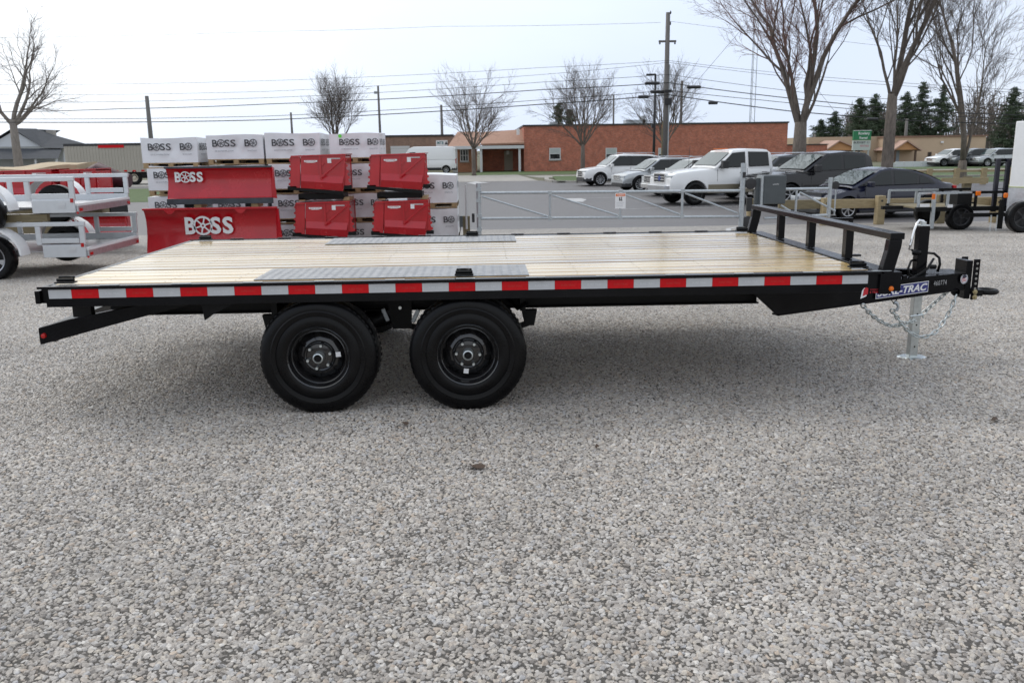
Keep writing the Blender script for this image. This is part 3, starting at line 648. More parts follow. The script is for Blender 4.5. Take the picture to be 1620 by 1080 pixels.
# stickers on the tongue
def onbeam(px, py, off=.018):
    p0 = Vector((4.42, .55, 0)); p1 = Vector((APX[0], 1.098, 0)); d = (p1-p0).normalized(); nn = Vector((d.y, -d.x, 0))
    ray = fw+r2*((px-810)/FPX)-u2*((py-540)/FPX); q = p0+nn*off; t = (q-CAM).dot(nn)/ray.dot(nn); return CAM+ray*t
blue = mat('decal_blue', rgb(.03, .035, .18), .35)
bd = Vector((APX[0]-4.42, .548, 0)).normalized()
A = onbeam(1385, 473.0); B = onbeam(1468, 461.5); ud = Vector((0, 0, 1)); bs_ = (B-A).z/(B-A).dot(bd)
wdt = (B-A).dot(bd)
bz = bd+Vector((0, 0, bs_)); DH = .078
st_ = MB().add([A, A+bz*wdt, A+bz*wdt+ud*DH, A+ud*DH], [(0, 1, 2, 3)]); dc = tb(st_, 'maker_decal', label_w)
nn = Vector((bd.y, -bd.x, 0))
MB().add([v+nn*.001 for v in (A+bz*.005+ud*.005, A+bz*(wdt-.005)+ud*.005, A+bz*(wdt-.005)+ud*(DH-.005), A+bz*.005+ud*(DH-.005))], [(0, 1, 2, 3)]).build('decal_field', blue, dc, world=True)
MB().text('SURE-TRAC', A+bz*.012+nn*.002+ud*.013, bz, (0, 0, 1), w_=wdt-.024, h=DH-.026, bold=.035, shear=.25).build('lettering', label_w, dc, world=True)
C_ = onbeam(1477, 452)
tb(MB().text('460774', C_, bd, (0, 0, 1), w_=.12, h=.034, bold=-.002, spacing=1.2), 'chalk_number', mat('chalk', rgb(.42), .9))
F_ = onbeam(1526, 440); F_ = onbeam(1525.5, 441); 
fl = tb(MB().ring2d(F_, bd, (0, 0, 1), .0001, .036), 'flag_sticker', label_w)
MB().ring2d(F_+nn*.001, bd, (0, 0, 1), .0295, .032).build('sticker_ring', blue, fl, world=True)
mb = MB()
for i, (a, b, z) in enumerate(((-.024, .024, -.012), (-.020, .02, -.021), (-.024, .006, -.003))):
    mb.add([F_+nn*.0012+bd*a+Vector((0, 0, z)), F_+nn*.0012+bd*b+Vector((0, 0, z+.006)), F_+nn*.0012+bd*b+Vector((0, 0, z+.010)), F_+nn*.0012+bd*a+Vector((0, 0, z+.004))], [(0, 1, 2, 3)])
mb.build('sticker_stripes', mat('decal_red', rgb(.5, .02, .03), .4), fl, world=True)
mb = MB().add([F_+nn*.0012+Vector((0, 0, .002))+bd*a+Vector((0, 0, b)) for a, b in ((-.022, .002), (.010, .004), (.022, .008), (.014, .022), (0, .027), (-.014, .022))], [(0, 1, 2, 3, 4, 5)]); mb.build('sticker_stars_field', mat('decal_dark', rgb(.05, .05, .08), .4), fl, world=True)
# small decal and marker on the side, bulkhead
mb = MB().add([(4.715, -.0025, .640), (4.75, -.0025, .655), (4.75, -.0025, .700), (4.735, -.0025, .705), (4.722, -.0025, .69)], [(0, 1, 2, 3, 4)])
dd = tb(mb, 'small_decal', label_w); mb = MB().add([(4.727, -.0035, .655), (4.757, -.0035, .668), (4.757, -.0035, .702), (4.744, -.0035, .708), (4.731, -.0035, .695)], [(0, 1, 2, 3, 4)]); mb.build('decal_mark', mat('decal_red', rgb(.5, .02, .03), .4), dd, world=True)
tb(MB().text('WARRANTY', (4.768, -.0035, .690), (1, 0, 0), (0, 0, 1), w_=.055, h=.008), 'lettering', mat('decal_red', rgb(.5, .02, .03), .4))
tb(MB().text('6 YEAR', (4.768, -.0035, .672), (1, 0, 0), (0, 0, 1), w_=.055, h=.013, bold=.02), 'lettering', mat('decal_red', rgb(.5, .02, .03), .4))
def upright(y0, y1): return MB().prism([(4.815, .668), (4.888, .668), (4.892, .79), (4.926, .94), (4.930, .984), (4.855, .984), (4.848, .92), (4.818, .79)], y0, y1)
tb(upright(-.02, .035), 'bulkhead_post', black, bevel=.004); tb(upright(WY-.035, WY+.02), 'bulkhead_post', black, bevel=.004)
tb(MB().box(4.857, -.022, .9845, 4.940, WY+.022, 1.022), 'bulkhead_rail', black, bevel=.004)
for y in (.65, 1.30, 1.95):
    tb(MB().box(4.870, y-.03, .7975, 4.920, y+.03, .984), 'bulkhead_post', black, bevel=.003)
tb(MB().box(4.967, .012, .745, 4.99, .03, .77), 'light_bracket', black)
tb(MB().lathe([(0, -.030), (.012, -.028), (.015, -.021)], 14, (4.885, 0, .70)), 'marker_light', amber)
mb = MB(); mb.box(4.941, 1.285, .985, 5.17, 1.315, 1.005); mb.box(5.1705, 1.285, .74, 5.195, 1.315, 1.005); mb.box(5.14, 1.28, .725, 5.27, 1.32, .739)
tb(mb, 'spare_wheel_mount', black, bevel=.002); tb(MB().lathe([(.010, 1.2795), (0, 1.275)], 8, (5.182, 0, .80)), 'bolt', zinc)

# ------------------------------------------------------------------ vehicles
def interp(P, x):
    if x <= P[0][0]: return P[0][1]
    for (a, b), (c, d) in zip(P, P[1:]):
        if x <= c: return b+(d-b)*(x-a)/(c-a) if c > a else d
    return P[-1][1]
wheel_cache = {}
def car_wheel(parent, x, y, r, w_, rimc, nsp, flip):
    key = (round(r, 3), nsp, rimc.name)
    if key not in wheel_cache:
        ty = MB().lathe([(r*.66, .012), (r*.72, 0), (r*.93, .004), (r, .03), (r, w_-.03), (r*.93, w_), (r*.6, w_)], 28).mesh('tyre', rubber, smooth=40)
        rm = MB().lathe([(r*.67, .02), (r*.655, .006), (r*.60, .018), (r*.58, .10), (0, .11)], 28)
        back = rm.mesh('rim_barrel', plastic_d, smooth=40)
        sp = MB().lathe([(r*.67, .016), (r*.66, .004), (r*.61, .012)], 28); sp.lathe([(r*.16, .03), (r*.14, .012), (0, .012)], 14)
        for i in range(nsp):
            a = 2*math.pi*i/nsp; d0 = .17; d1 = .11
            P = []
            for rr, dd, yy in ((r*.12, d0*1.6, .022), (r*.36, d0*.62, .016), (r*.62, d1, .010)):
                P += [(rr*math.cos(a-dd), yy, rr*math.sin(a-dd)), (rr*math.cos(a+dd), yy, rr*math.sin(a+dd))]
            sp.add(P, [(0, 1, 3, 2), (2, 3, 5, 4)]); sp.add([(u, v+.02, w2) for u, v, w2 in P], [(0, 1, 3, 2), (2, 3, 5, 4)])
        wheel_cache[key] = (ty, back, sp.mesh('rim', rimc, smooth=35))
    wl = empty('wheel', (x, y, r)); wl.parent = parent; wl.rotation_euler = (0, random.random(), math.pi if flip else 0)
    for nm, m_ in zip(('tyre', 'rim_barrel', 'rim'), wheel_cache[key]): link(nm, m_, wl)
def vehicle(name, label, cat, loc, rz, paint, S):
    T_ = empty(name, loc, rz, label, cat, S.get('group'))
    Lh = S['L']/2; W2 = S['W']/2; r = S['r']; xw = S['axles']; sill = S.get('sill', .30); ar = r+S.get('archgap', .06)
    top = S['top']; gh = S['gh']; belt = S['belt']; H = max(z for _, z in gh); wr = S.get('wr', .76)*W2; wbt = S.get('wbelt', .95)*W2
    x0, x1 = -Lh, Lh
    xs = set([x0, x1, x0+.03, x1-.03, x0+.08, x1-.08]+[x for x, _ in top])
    x = x0
    while x < x1: xs.add(round(x, 3)); x += .14
    for a in xw:
        for t in range(0, 181, 12): xs.add(round(a+ar*math.cos(R(t)), 4))
    xs = sorted(x for x in xs if x0 <= x <= x1)
    def zb(x):
        z = sill
        if x > x1-.35: z = max(z, sill+.0+(x-(x1-.35))*.25)
        if x < x0+.35: z = max(z, sill+((x0+.35)-x)*.3)
        for a in xw:
            if abs(x-a) < ar-.0001: z = max(z, r+math.sqrt(max(0, ar*ar-(x-a)**2))*.98)
        return z
    def plan(x):
        k_ = 1.0; rd = S.get('round', .55); q = S.get('taper', .16)
        for d in (x1-x, x-x0):
            if d < rd: k_ = min(k_, 1-q*(1-math.sqrt(max(0, 1-(1-d/rd)**2))))
        return k_
    sect = []
    for x in xs:
        zt = interp(top, x); z0 = zb(x); hw = W2*plan(x)
        e_ = min(x1-x, x-x0)
        if e_ < .08: zt -= (.08-e_)*.9
        zm = max(min(.62, zt-.22), z0+.012); zs = max(zt-.13, zm+.012); zr = max(zt-.035, zs+.006); zt = max(zt, zr+.004)
        half = [(0, z0), (hw*.90, z0), (hw*.965, z0+.004), (hw, zm), (hw*.985, zs), (hw*.93, zr), (hw*.62, zt), (0, zt+.012)]
        sect.append((x, half))
    mb = MB(); n = len(sect[0][1]); ring = 2*n-2
    for x, h in sect:
        full = h+[(-y, z) for y, z in h[-2:0:-1]]
        mb.v += [(x, y, z) for y, z in full]
    for i in range(len(sect)-1):
        for j in range(ring):
            a = i*ring+j; b = i*ring+(j+1) % ring; mb.f.append((a, b, b+ring, a+ring)); mb.m.append(0)
    mb.f.append(tuple(range(ring))); mb.m.append(0); mb.f.append(tuple(reversed(range((len(sect)-1)*ring, len(sect)*ring)))); mb.m.append(0)
    mb.build('body', paint, T_, smooth=38)
    # inner dark structure that the wheel openings look into
    MB().box(x0+.2, -W2*.62, sill-.06, x1-.2, W2*.62, belt-.15).build('underbody', plastic_d, T_)
    # greenhouse
    def yy(z): t = (z-belt)/(H-belt); return wbt+(wr-wbt)*max(0, t)**1.15
    mb = MB(); gx = []
    for (xa, za), (xb, zb_) in zip(gh, gh[1:]):
        for k_ in range(6): gx.append((xa+(xb-xa)*k_/6, za+(zb_-za)*k_/6))
    gx.append(gh[-1])
    for x, z in gx:
        t = max(z, belt+.0)
        h = [(wbt*.995, belt-.06), (yy(t-.06 if t-.06 > belt else t), max(t-.07, belt-.03)), (yy(t)*.965, t-.012), (yy(t)*.6, t+.012), (0, t+.02)]
        mb.v += [(x, y, q) for y, q in h]+[(x, -y, q) for y, q in h[-2::-1]]
    m_ = 9
    for i in range(len(gx)-1):
        for j in range(m_-1): a = i*m_+j; mb.f.append((a, a+1, a+m_+1, a+m_)); mb.m.append(0)
    mb.build('cab', S.get('roofpaint', paint), T_, smooth=32)
    def sidepoly(P, off, nm, m, sub=1):
        for sgn in (1, -1):
            Q = []
            for (xa, za), (xb, zb_) in zip(P, P[1:]+P[:1]):
                for k_ in range(4): Q.append((xa+(xb-xa)*k_/4, za+(zb_-za)*k_/4))
            V = [(x, sgn*(yy(z)+off), z) for x, z in Q]; cx = sum(v[0] for v in V)/len(V); cz = sum(v[2] for v in V)/len(V)
            V.append((cx, sgn*(yy(cz)+off), cz)); k2 = len(V)-1
            mb = MB().add(V, [(i, (i+1) % k2, k2) if sgn < 0 else ((i+1) % k2, i, k2) for i in range(k2)]); mb.build(nm, m, T_)
    for P in S['frames']: sidepoly(P, .010, 'window_trim', plastic_d)
    for P in S['windows']: sidepoly(P, .016, 'side_window', S.get('glass', glass))
    def screen(P, nm, m, k0=.9):
        mb = MB(); rows = []
        for x, z in P:
            w_ = yy(z)*k0; rows.append([(x+(.022 if P[0][0] > 0 else -.022)-abs(u)**2*.05*(1 if P[0][0] > 0 else -1)*0, u*w_, z+.024-.010*u*u) for u in (-1, -.6, -.2, .2, .6, 1)])
        for rw in rows: mb.v += rw
        for i in range(len(rows)-1):
            for j in range(5): a = i*6+j; mb.f.append((a, a+1, a+7, a+6)); mb.m.append(0)
        mb.build(nm, m, T_)
    screen(S['ws'], 'windshield', glass_l)
    if 'rw' in S: screen(S['rw'], 'rear_window', glass)
    # wheels
    for a in xw:
        car_wheel(T_, a, W2+.012, r, .22, S.get('rim', rim_s), S.get('spokes', 10), True)
        car_wheel(T_, a, -W2-.012, r, .22, S.get('rim', rim_s), S.get('spokes', 10), False)
    # shut lines, handles, mirrors
    for x in S['doors']:
        for sgn in (1, -1): MB().box(x-.006, sgn*(W2*.99)-.006, sill+.12, x+.006, sgn*(W2*.99)+.004 if sgn > 0 else sgn*W2*.99+.006, belt-.04).build('door_gap', plastic_d, T_)
    for x in S['handles']:
        for sgn in (1, -1): MB().box(x-.11, sgn*(W2*.985)-.02, belt-.20, x+.11, sgn*(W2*.985)+.02, belt-.165).build('door_handle', S.get('handle_m', paint), T_, bevel=.008)
    mx_, mz_, ms_ = S['mirror']
    for sgn in (1, -1):
        mb = MB(); mb.box(mx_-.07*ms_, sgn*(W2+.13)-.10, mz_-.07*ms_, mx_+.09*ms_, sgn*(W2+.13)+.10, mz_+.11*ms_); mb.box(mx_-.03, min(sgn*(W2-.06), sgn*(W2+.05)), mz_-.05, mx_+.03, max(sgn*(W2-.06), sgn*(W2+.05)), mz_+.0)
        mb.build('mirror', S.get('mirror_m', paint), T_, bevel=.03)
    # front: grille, lamps, bumper
    g = S['grille']; gm = S.get('grille_m', plastic_d); f0 = x1
    MB().box(f0-.10, -g[0], g[1], f0+.012, g[0], g[2]).build('grille', gm, T_, bevel=.02)
    if S.get('grille_frame'):
        mb = MB(); t = .05
        for a, b, c, d in ((-g[0]-t, g[2], g[0]+t, g[2]+t), (-g[0]-t, g[1]-t, g[0]+t, g[1]), (-g[0]-t, g[1], -g[0], g[2]), (g[0], g[1], g[0]+t, g[2])): mb.box(f0-.10, a, b, f0+.03, c, d)
        for i in range(S.get('bars', 2)):
            z = g[1]+(g[2]-g[1])*(i+1)/(S.get('bars', 2)+1); mb.box(f0-.02, -g[0], z-.014, f0+.022, g[0], z+.014)
        mb.build('grille_frame', S['grille_frame'], T_, bevel=.01)
    if S.get('badge'): mb = MB().lathe([(.0, .02), (.09, .018), (.1, 0)], 16, (f0+.012, 0, (g[1]+g[2])/2), 'x'); mb.build('badge', S['badge'], T_)
    if S.get('word'): MB().text(S['word'], (f0+.032, -g[0]*.62, (g[1]+g[2])/2-.0), (0, 1, 0), (0, 0, 1), w_=g[0]*1.24, h=.11, bold=.02).build('lettering', chrome, T_)
    for sgn in (1, -1):
        ya, yb, za, zc, back = S['lamp']; P = [(x1-.02, ya), (x1+.0, ya), (x1-.035, yb*.93), (x1-back, yb+.012), (x1-back, yb-.06), (x1-.12, ya)]
        mb = MB().prism([(x, sgn*y) for x, y in (P if sgn > 0 else P[::-1])], za, zc, 'xy'); mb.build('headlight', headl, T_, bevel=.02)
    b = S['bumper']
    hw = W2*.985; P = [(x1-.42, hw), (x1-.10, hw*.93), (x1+b[2], hw*.74), (x1+b[2]+.02, 0), (x1+b[2], -hw*.74), (x1-.10, -hw*.93), (x1-.42, -hw), (x1-.42, -hw+.1), (x1-.42, hw-.1)]
    MB().prism(P[::-1], b[0], b[1], 'xy').build('front_bumper', b[3], T_, bevel=.03)
    MB().prism([(-x, y) for x, y in P], b[0], b[1], 'xy').build('rear_bumper', b[3], T_, bevel=.03)
    for sgn in (1, -1):
        MB().box(x0-.012, sgn*W2*.80-.1, S['tail'][0], x0+.10, sgn*W2*.80+.1, S['tail'][1]).build('tail_light', redlens, T_, bevel=.02)
        MB().box(xw[1]+ar+.02, min(sgn*(W2*.9), sgn*(W2+.004)), sill-.02, xw[0]-ar-.02, max(sgn*(W2*.9), sgn*(W2+.004)), sill+S.get('clad', .10)).build('rocker_panel', S.get('clad_m', plastic_d), T_, bevel=.01)
    if S.get('plate'): MB().box(x1+b[2]+.022, -.155, b[0]+.02, x1+b[2]+.03, .155, b[0]+.17).build('license_plate', label_w, T_)
    if S.get('rails'):
        for sgn in (1, -1): MB().tube([(S['rails'][0], sgn*wr*.93, H+.0), (S['rails'][0]+.1, sgn*wr*.93, H+.06), (S['rails'][1]-.1, sgn*wr*.93, H+.06), (S['rails'][1], sgn*wr*.93, H-.0)], .018, 6).build('roof_rail', alu, T_)
    if S.get('fender'):
        for a in xw:
            for sgn in (1, -1):
                A = [(a+(ar+.0)*math.cos(R(t)), sgn*(W2+.004), r+(ar)*.98*math.sin(R(t))) for t in range(-8, 189, 14)]; B = [(a+(ar+.07)*math.cos(R(t)), sgn*(W2+.010), r+(ar+.07)*math.sin(R(t))) for t in range(-8, 189, 14)]
                (MB().strip(A, B) if sgn > 0 else MB().strip(B, A)).build('wheel_arch_trim', S['fender'], T_)
    return T_
wp_m = mat('car_paint_white', rgb(.78, .78, .77), .3, coat=.6)
silver_m = mat('car_paint_silver', rgb(.42, .44, .45), .3, .5, coat=.6)
ramk = mat('car_paint_black', rgb(.006, .006, .008), .25, 0, coat=.5, spec=.3)
navy = mat('car_paint_navy', rgb(.005, .007, .024), .25, 0, coat=.6, spec=.3)
tan_m = mat('two_tone_tan', rgb(.24, .21, .15), .35, .3, coat=.4)
dgrey = mat('car_paint_dark_grey', rgb(.06, .065, .07), .25, .3, coat=.6)
HD = math.pi+R(14)
SUV = dict(L=5.1, W=1.98, r=.38, axles=(1.62, -1.42), sill=.32, belt=1.10, top=[(-2.55, .98), (-2.45, 1.10), (-.9, 1.10), (1.25, 1.10), (1.9, 1.04), (2.35, .96), (2.52, .88), (2.55, .84)],
    gh=[(-2.42, 1.10), (-2.22, 1.60), (-1.7, 1.74), (-.2, 1.79), (.45, 1.74), (1.32, 1.10)], windows=[[(-1.95, 1.18), (-2.0, 1.55), (-1.45, 1.62), (-1.2, 1.18)], [(-1.08, 1.18), (-1.25, 1.62), (-.28, 1.68), (-.28, 1.16)], [(-.18, 1.16), (-.18, 1.68), (.40, 1.64), (1.02, 1.16)]],
    frames=[[(-1.98, 1.15), (-2.08, 1.58), (-1.35, 1.67), (.42, 1.69), (1.12, 1.13)]], ws=[(1.22, 1.17), (.85, 1.44), (.53, 1.67)], rw=[(-2.40, 1.18), (-2.30, 1.40), (-2.22, 1.56)], doors=(.95, -.22, -1.16), handles=(-.0, -1.0), mirror=(.95, 1.14, 1),
    grille=(.42, .55, .83), lamp=(.46, .93, .80, .90, .50), bumper=(.26, .50, .03, plastic_d), tail=(.95, 1.2), grille_frame=chrome, bars=2, clad=.10, rails=(-1.8, .2), badge=None)
XOV = dict(SUV, L=4.6, W=1.85, axles=(1.42, -1.30), top=[(-2.3, .9), (-2.2, 1.02), (1.0, 1.02), (1.6, .98), (2.05, .90), (2.26, .78), (2.3, .70)], belt=1.02,
    gh=[(-2.15, 1.02), (-1.95, 1.48), (-1.4, 1.61), (-.3, 1.65), (.3, 1.58), (1.22, 1.02)], windows=[[(-1.75, 1.10), (-1.75, 1.42), (-1.3, 1.50), (-1.1, 1.10)], [(-1.0, 1.10), (-1.15, 1.51), (-.30, 1.55), (-.30, 1.08)], [(-.2, 1.08), (-.2, 1.55), (.25, 1.50), (.92, 1.08)]],
    frames=[[(-1.8, 1.07), (-1.85, 1.46), (-1.2, 1.56), (.27, 1.55), (1.02, 1.05)]], ws=[(1.10, 1.10), (.75, 1.31), (.40, 1.53)], rw=[(-2.14, 1.10), (-2.05, 1.28), (-1.97, 1.44)], doors=(.88, -.25, -1.1), handles=(-.05, -.98), mirror=(.85, 1.08, 1), grille=(.35, .62, .76), lamp=(.42, .88, .66, .80, .55), bumper=(.24, .44, .02, plastic_d), tail=(.85, 1.1), rails=(-1.6, 0))
# white SUV at the far kerb
def place(px, py, axle, W2, rz):
    p = atz(px, py, FLAT); c_, s_ = math.cos(rz), math.sin(rz); lx, ly = axle, W2+.012
    return (p.x-(lx*c_-ly*s_), p.y-(lx*s_+ly*c_), FLAT)
vehicle('parked_suv', 'white SUV parked at the kerb island, farthest left of the parked row', 'SUV', place(950, 294.5, 1.62, .99, math.pi+R(10)), math.pi+R(10), wp_m, SUV)
vehicle('parked_suv', 'silver crossover with open spoke wheels parked right of the white SUV', 'SUV', place(1013, 303.5, 1.42, .925, HD), HD, silver_m, dict(XOV, glass=glass))
vehicle('parked_suv', 'pale car half hidden between silver crossover and white pickup truck, chrome grille showing', 'SUV', place(1068, 311, 1.42, .925, HD), HD, mat('car_paint_champagne', rgb(.52, .52, .50), .3, .3, coat=.6), dict(XOV, bumper=(.36, .56, .08, chrome), grille=(.40, .62, .86), grille_frame=chrome, lamp=(.46, .88, .66, .86, .3), H=1.7))
FTR = dict(L=6.3, W=2.03, r=.43, axles=(2.15, -1.9), sill=.46, archgap=.07, belt=1.36, round=.35, taper=.12, wr=.84, top=[(-3.15, 1.30), (-1.12, 1.34), (-1.1, 1.36), (1.35, 1.36), (2.2, 1.30), (2.9, 1.22), (3.12, 1.12), (3.15, 1.08)],
    gh=[(-1.12, 1.36), (-1.06, 1.90), (-.9, 2.02), (-.2, 2.05), (.55, 2.00), (1.38, 1.36)], windows=[[(-.92, 1.44), (-.88, 1.90), (-.10, 1.92), (-.12, 1.42)], [(.10, 1.40), (.10, 1.92), (.58, 1.88), (1.12, 1.40)]],
    frames=[[(-.96, 1.41), (-.92, 1.93), (-.07, 1.95), (-.08, 1.39)], [(.06, 1.37), (.06, 1.95), (.60, 1.91), (1.20, 1.37)]], ws=[(1.28, 1.45), (.95, 1.70), (.66, 1.92)], doors=(1.25, 0, -1.02), handles=(.20, -.75), handle_m=plastic_d, mirror=(1.02, 1.46, 1.6), mirror_m=plastic_d,
    grille=(.44, .86, 1.14), grille_m=plastic_d, grille_frame=chrome, bars=2, badge=mat('blue_oval', rgb(.04, .07, .25), .3), lamp=(.52, .98, .88, 1.12, .32), bumper=(.50, .76, .16, mat('satin_chrome', rgb(.55, .56, .58), .22, 1)), tail=(.9, 1.2), clad=.30, clad_m=tan_m, rim=mat('black_alloy', rgb(.02, .02, .02), .3, .5), spokes=8)
t = vehicle('pickup_truck', 'white lifted crew cab pickup truck with tan lower panels and amber roof lamps', 'pickup truck', place(1100, 325, 2.15, 1.015, HD), HD, wp_m, FTR)
for i in range(5): MB().box(.56, -.5+i*.22, 2.045, .66, -.38+i*.22, 2.075).build('roof_lamp', amber, t, bevel=.01)
MB().box(-3.08, -.93, .98, -1.3, .93, 1.02).build('bed_floor', plastic_d, t)
MB().tube([(1.55, -.8, 1.3), (1.5, -.8, 2.2)], .008, 5).build('antenna', plastic_d, t)
RAM = dict(FTR, L=5.9, W=2.02, r=.40, axles=(1.98, -1.75), sill=.42, belt=1.22, wr=.80, top=[(-2.95, 1.26), (-1.3, 1.26), (1.25, 1.22), (2.1, 1.20), (2.7, 1.13), (2.92, 1.02), (2.95, .98)],
    gh=[(-1.52, 1.22), (-1.42, 1.72), (-1.2, 1.86), (-.4, 1.92), (.42, 1.86), (1.48, 1.22)], windows=[[(-1.12, 1.32), (-1.10, 1.74), (-.25, 1.79), (-.25, 1.29)], [(-.12, 1.28), (-.12, 1.79), (.42, 1.74), (1.10, 1.28)]], frames=[[(-1.2, 1.28), (-1.18, 1.77), (-.25, 1.83), (.44, 1.78), (1.2, 1.24)]],
    ws=[(1.36, 1.30), (.95, 1.56), (.54, 1.80)], doors=(1.15, -.18, -1.25), handles=(.02, -1.0), handle_m=ramk, mirror=(.98, 1.30, 1.4), grille=(.46, .72, .98), grille_frame=chrome, bars=1, badge=None, word='RAM', lamp=(.54, .98, .86, .99, .45), bumper=(.40, .66, .12, chrome), clad=.08, clad_m=plastic_d, rim=rim_s, spokes=6)
t = vehicle('pickup_truck', 'black crew cab pickup truck with chrome grille behind the navy sedan', 'pickup truck', place(1250, 327, 1.98, 1.01, HD), HD, ramk, RAM)
MB().prism([(1.55, 1.213), (1.95, 1.213), (1.99, 1.235), (1.60, 1.24)], .56, .66).build('hood_scoop', chrome, t, bevel=.01)
vehicle('parked_suv', 'dark grey SUV mostly hidden between the white and the black pickup trucks', 'SUV', place(1195, 316, 1.62, .99, HD), HD, dgrey, dict(SUV, grille=(.42, .66, .86), lamp=(.46, .93, .74, .90, .4)))
SED = dict(L=4.6, W=1.83, r=.33, axles=(1.42, -1.30), sill=.22, archgap=.04, belt=.93, round=.8, taper=.24, wr=.70, wbelt=.93, top=[(-2.34, .88), (-2.25, 1.0), (-1.7, 1.03), (-1.2, .95), (.9, .93), (1.5, .86), (2.0, .74), (2.28, .62), (2.34, .56)],
    gh=[(-1.95, .98), (-1.35, 1.25), (-.75, 1.42), (-.1, 1.47), (.25, 1.42), (1.30, .93)], windows=[[(-1.42, 1.02), (-1.30, 1.15), (-1.05, 1.26), (-.98, 1.02)], [(-.90, 1.00), (-.98, 1.27), (-.62, 1.36), (-.18, 1.38), (-.14, .99)], [(-.04, .99), (-.07, 1.385), (.22, 1.34), (.95, .99)]],
    frames=[[(-1.55, 1.0), (-1.38, 1.15), (-.8, 1.37), (-.15, 1.42), (.25, 1.375), (1.05, .97)]], ws=[(1.18, 1.0), (.75, 1.20), (.36, 1.37)], rw=[(-1.85, 1.03), (-1.45, 1.21), (-.95, 1.38)], doors=(.88, -.10, -1.05), handles=(.06, -.9), mirror=(.80, 1.0, .85), grille=(.50, .26, .40), lamp=(.46, .84, .55, .66, .60), bumper=(.20, .34, .02, plastic_d), tail=(.78, .92), clad=.05, spokes=7)
t = vehicle('parked_sedan', 'navy blue sedan parked behind the timber barrier', 'sedan', place(1341, 348.5, 1.42, .915, math.pi+R(12)), math.pi+R(12), navy, SED)
MB().box(2.30, -.35, .44, 2.345, .35, .50).build('upper_grille', chrome, t, bevel=.01)
# far parked cars behind the lawn on the right
for (px, py, pn, lb) in ((1497, 264, wp_m, 'white far car beyond the lawn, left of the twin trunk tree'), (1528, 264, dgrey, 'dark far car beyond the lawn, partly behind the twin trunk tree'), (1566, 264, silver_m, 'silver far car beyond the lawn, right of the twin trunk tree')):
    vehicle('parked_car', lb, 'car', place(px-4, py, 1.42, .925, math.pi+R(8)), math.pi+R(8), pn, dict(XOV, group='cars parked beyond the lawn', rails=None))
# white van by the brown building
VAN = dict(SUV, L=6.0, W=2.05, r=.36, axles=(1.95, -2.05), sill=.35, belt=1.35, wr=.90, wbelt=.985, top=[(-3.0, 1.35), (1.7, 1.35), (2.5, 1.25), (2.9, 1.05), (3.0, .9)], gh=[(-2.98, 1.35), (-2.94, 2.35), (-2.7, 2.5), (1.0, 2.5), (1.35, 2.38), (2.25, 1.35)],
    windows=[[(.85, 1.42), (.85, 1.95), (1.30, 1.95), (1.85, 1.42)]], frames=[[(.80, 1.38), (.80, 2.0), (1.33, 2.0), (1.95, 1.38)]], ws=[(2.12, 1.46), (1.80, 1.86), (1.50, 2.18)], rw=None, doors=(.75, -.4), handles=(.9,), mirror=(1.7, 1.5, 1.6), mirror_m=plastic_d, grille=(.5, .5, .75), grille_frame=None, rails=None, lamp=(.6, .98, .85, 1.05, .4), bumper=(.30, .58, .05, plastic_d), tail=(.9, 1.4), clad=.2)
VAN.pop('rw')
vehicle('delivery_van', 'plain white high roof van parked before the brown building', 'van', place(706, 274.5, -2.05, 1.025, math.pi), math.pi, wp_m, VAN)

# ------------------------------------------------------------------ wrapped pallets of parts
def boss_print(mb, mbg, o, ux, uz, width, n=1, cut=None, small=True, hr=.29, bold=.014):
    """the word with a wheel for its O; cut = number of letters shown"""
    o = Vector(o); ux = Vector(ux); uz = Vector(uz); h = width*hr; adv = width/4
    chars = 'BOSS'[:cut] if cut else 'BOSS'
    for i, c in enumerate(chars):
        if c == 'O':
            cc = o+ux*(adv*(i+.46))+uz*h*.5; r_ = h*.56
            mb.ring2d(cc, ux, uz, r_*.80, r_, 20); mb.ring2d(cc, ux, uz, r_*.12, r_*.30, 10)
            for k_ in range(6):
                a = math.pi*k_/3+.3; d = ux*math.cos(a)+uz*math.sin(a); e_ = ux*-math.sin(a)+uz*math.cos(a)
                mb.add([cc+d*r_*.3-e_*r_*.07, cc+d*r_*.8-e_*r_*.07, cc+d*r_*.8+e_*r_*.07, cc+d*r_*.3+e_*r_*.07], [(0, 1, 2, 3)])
        else: mb.text(c, o+ux*(adv*i+(.0 if c == 'B' else adv*.06)), ux, uz, w_=adv*.86, h=h, bold=bold)
    if small and mbg is not None: mbg.text('SNOWPLOW'[:8 if not cut else 2*cut], o+ux*adv*.35-uz*h*.72, ux, uz, w_=width*.8*(len(chars)/4), h=h*.22)
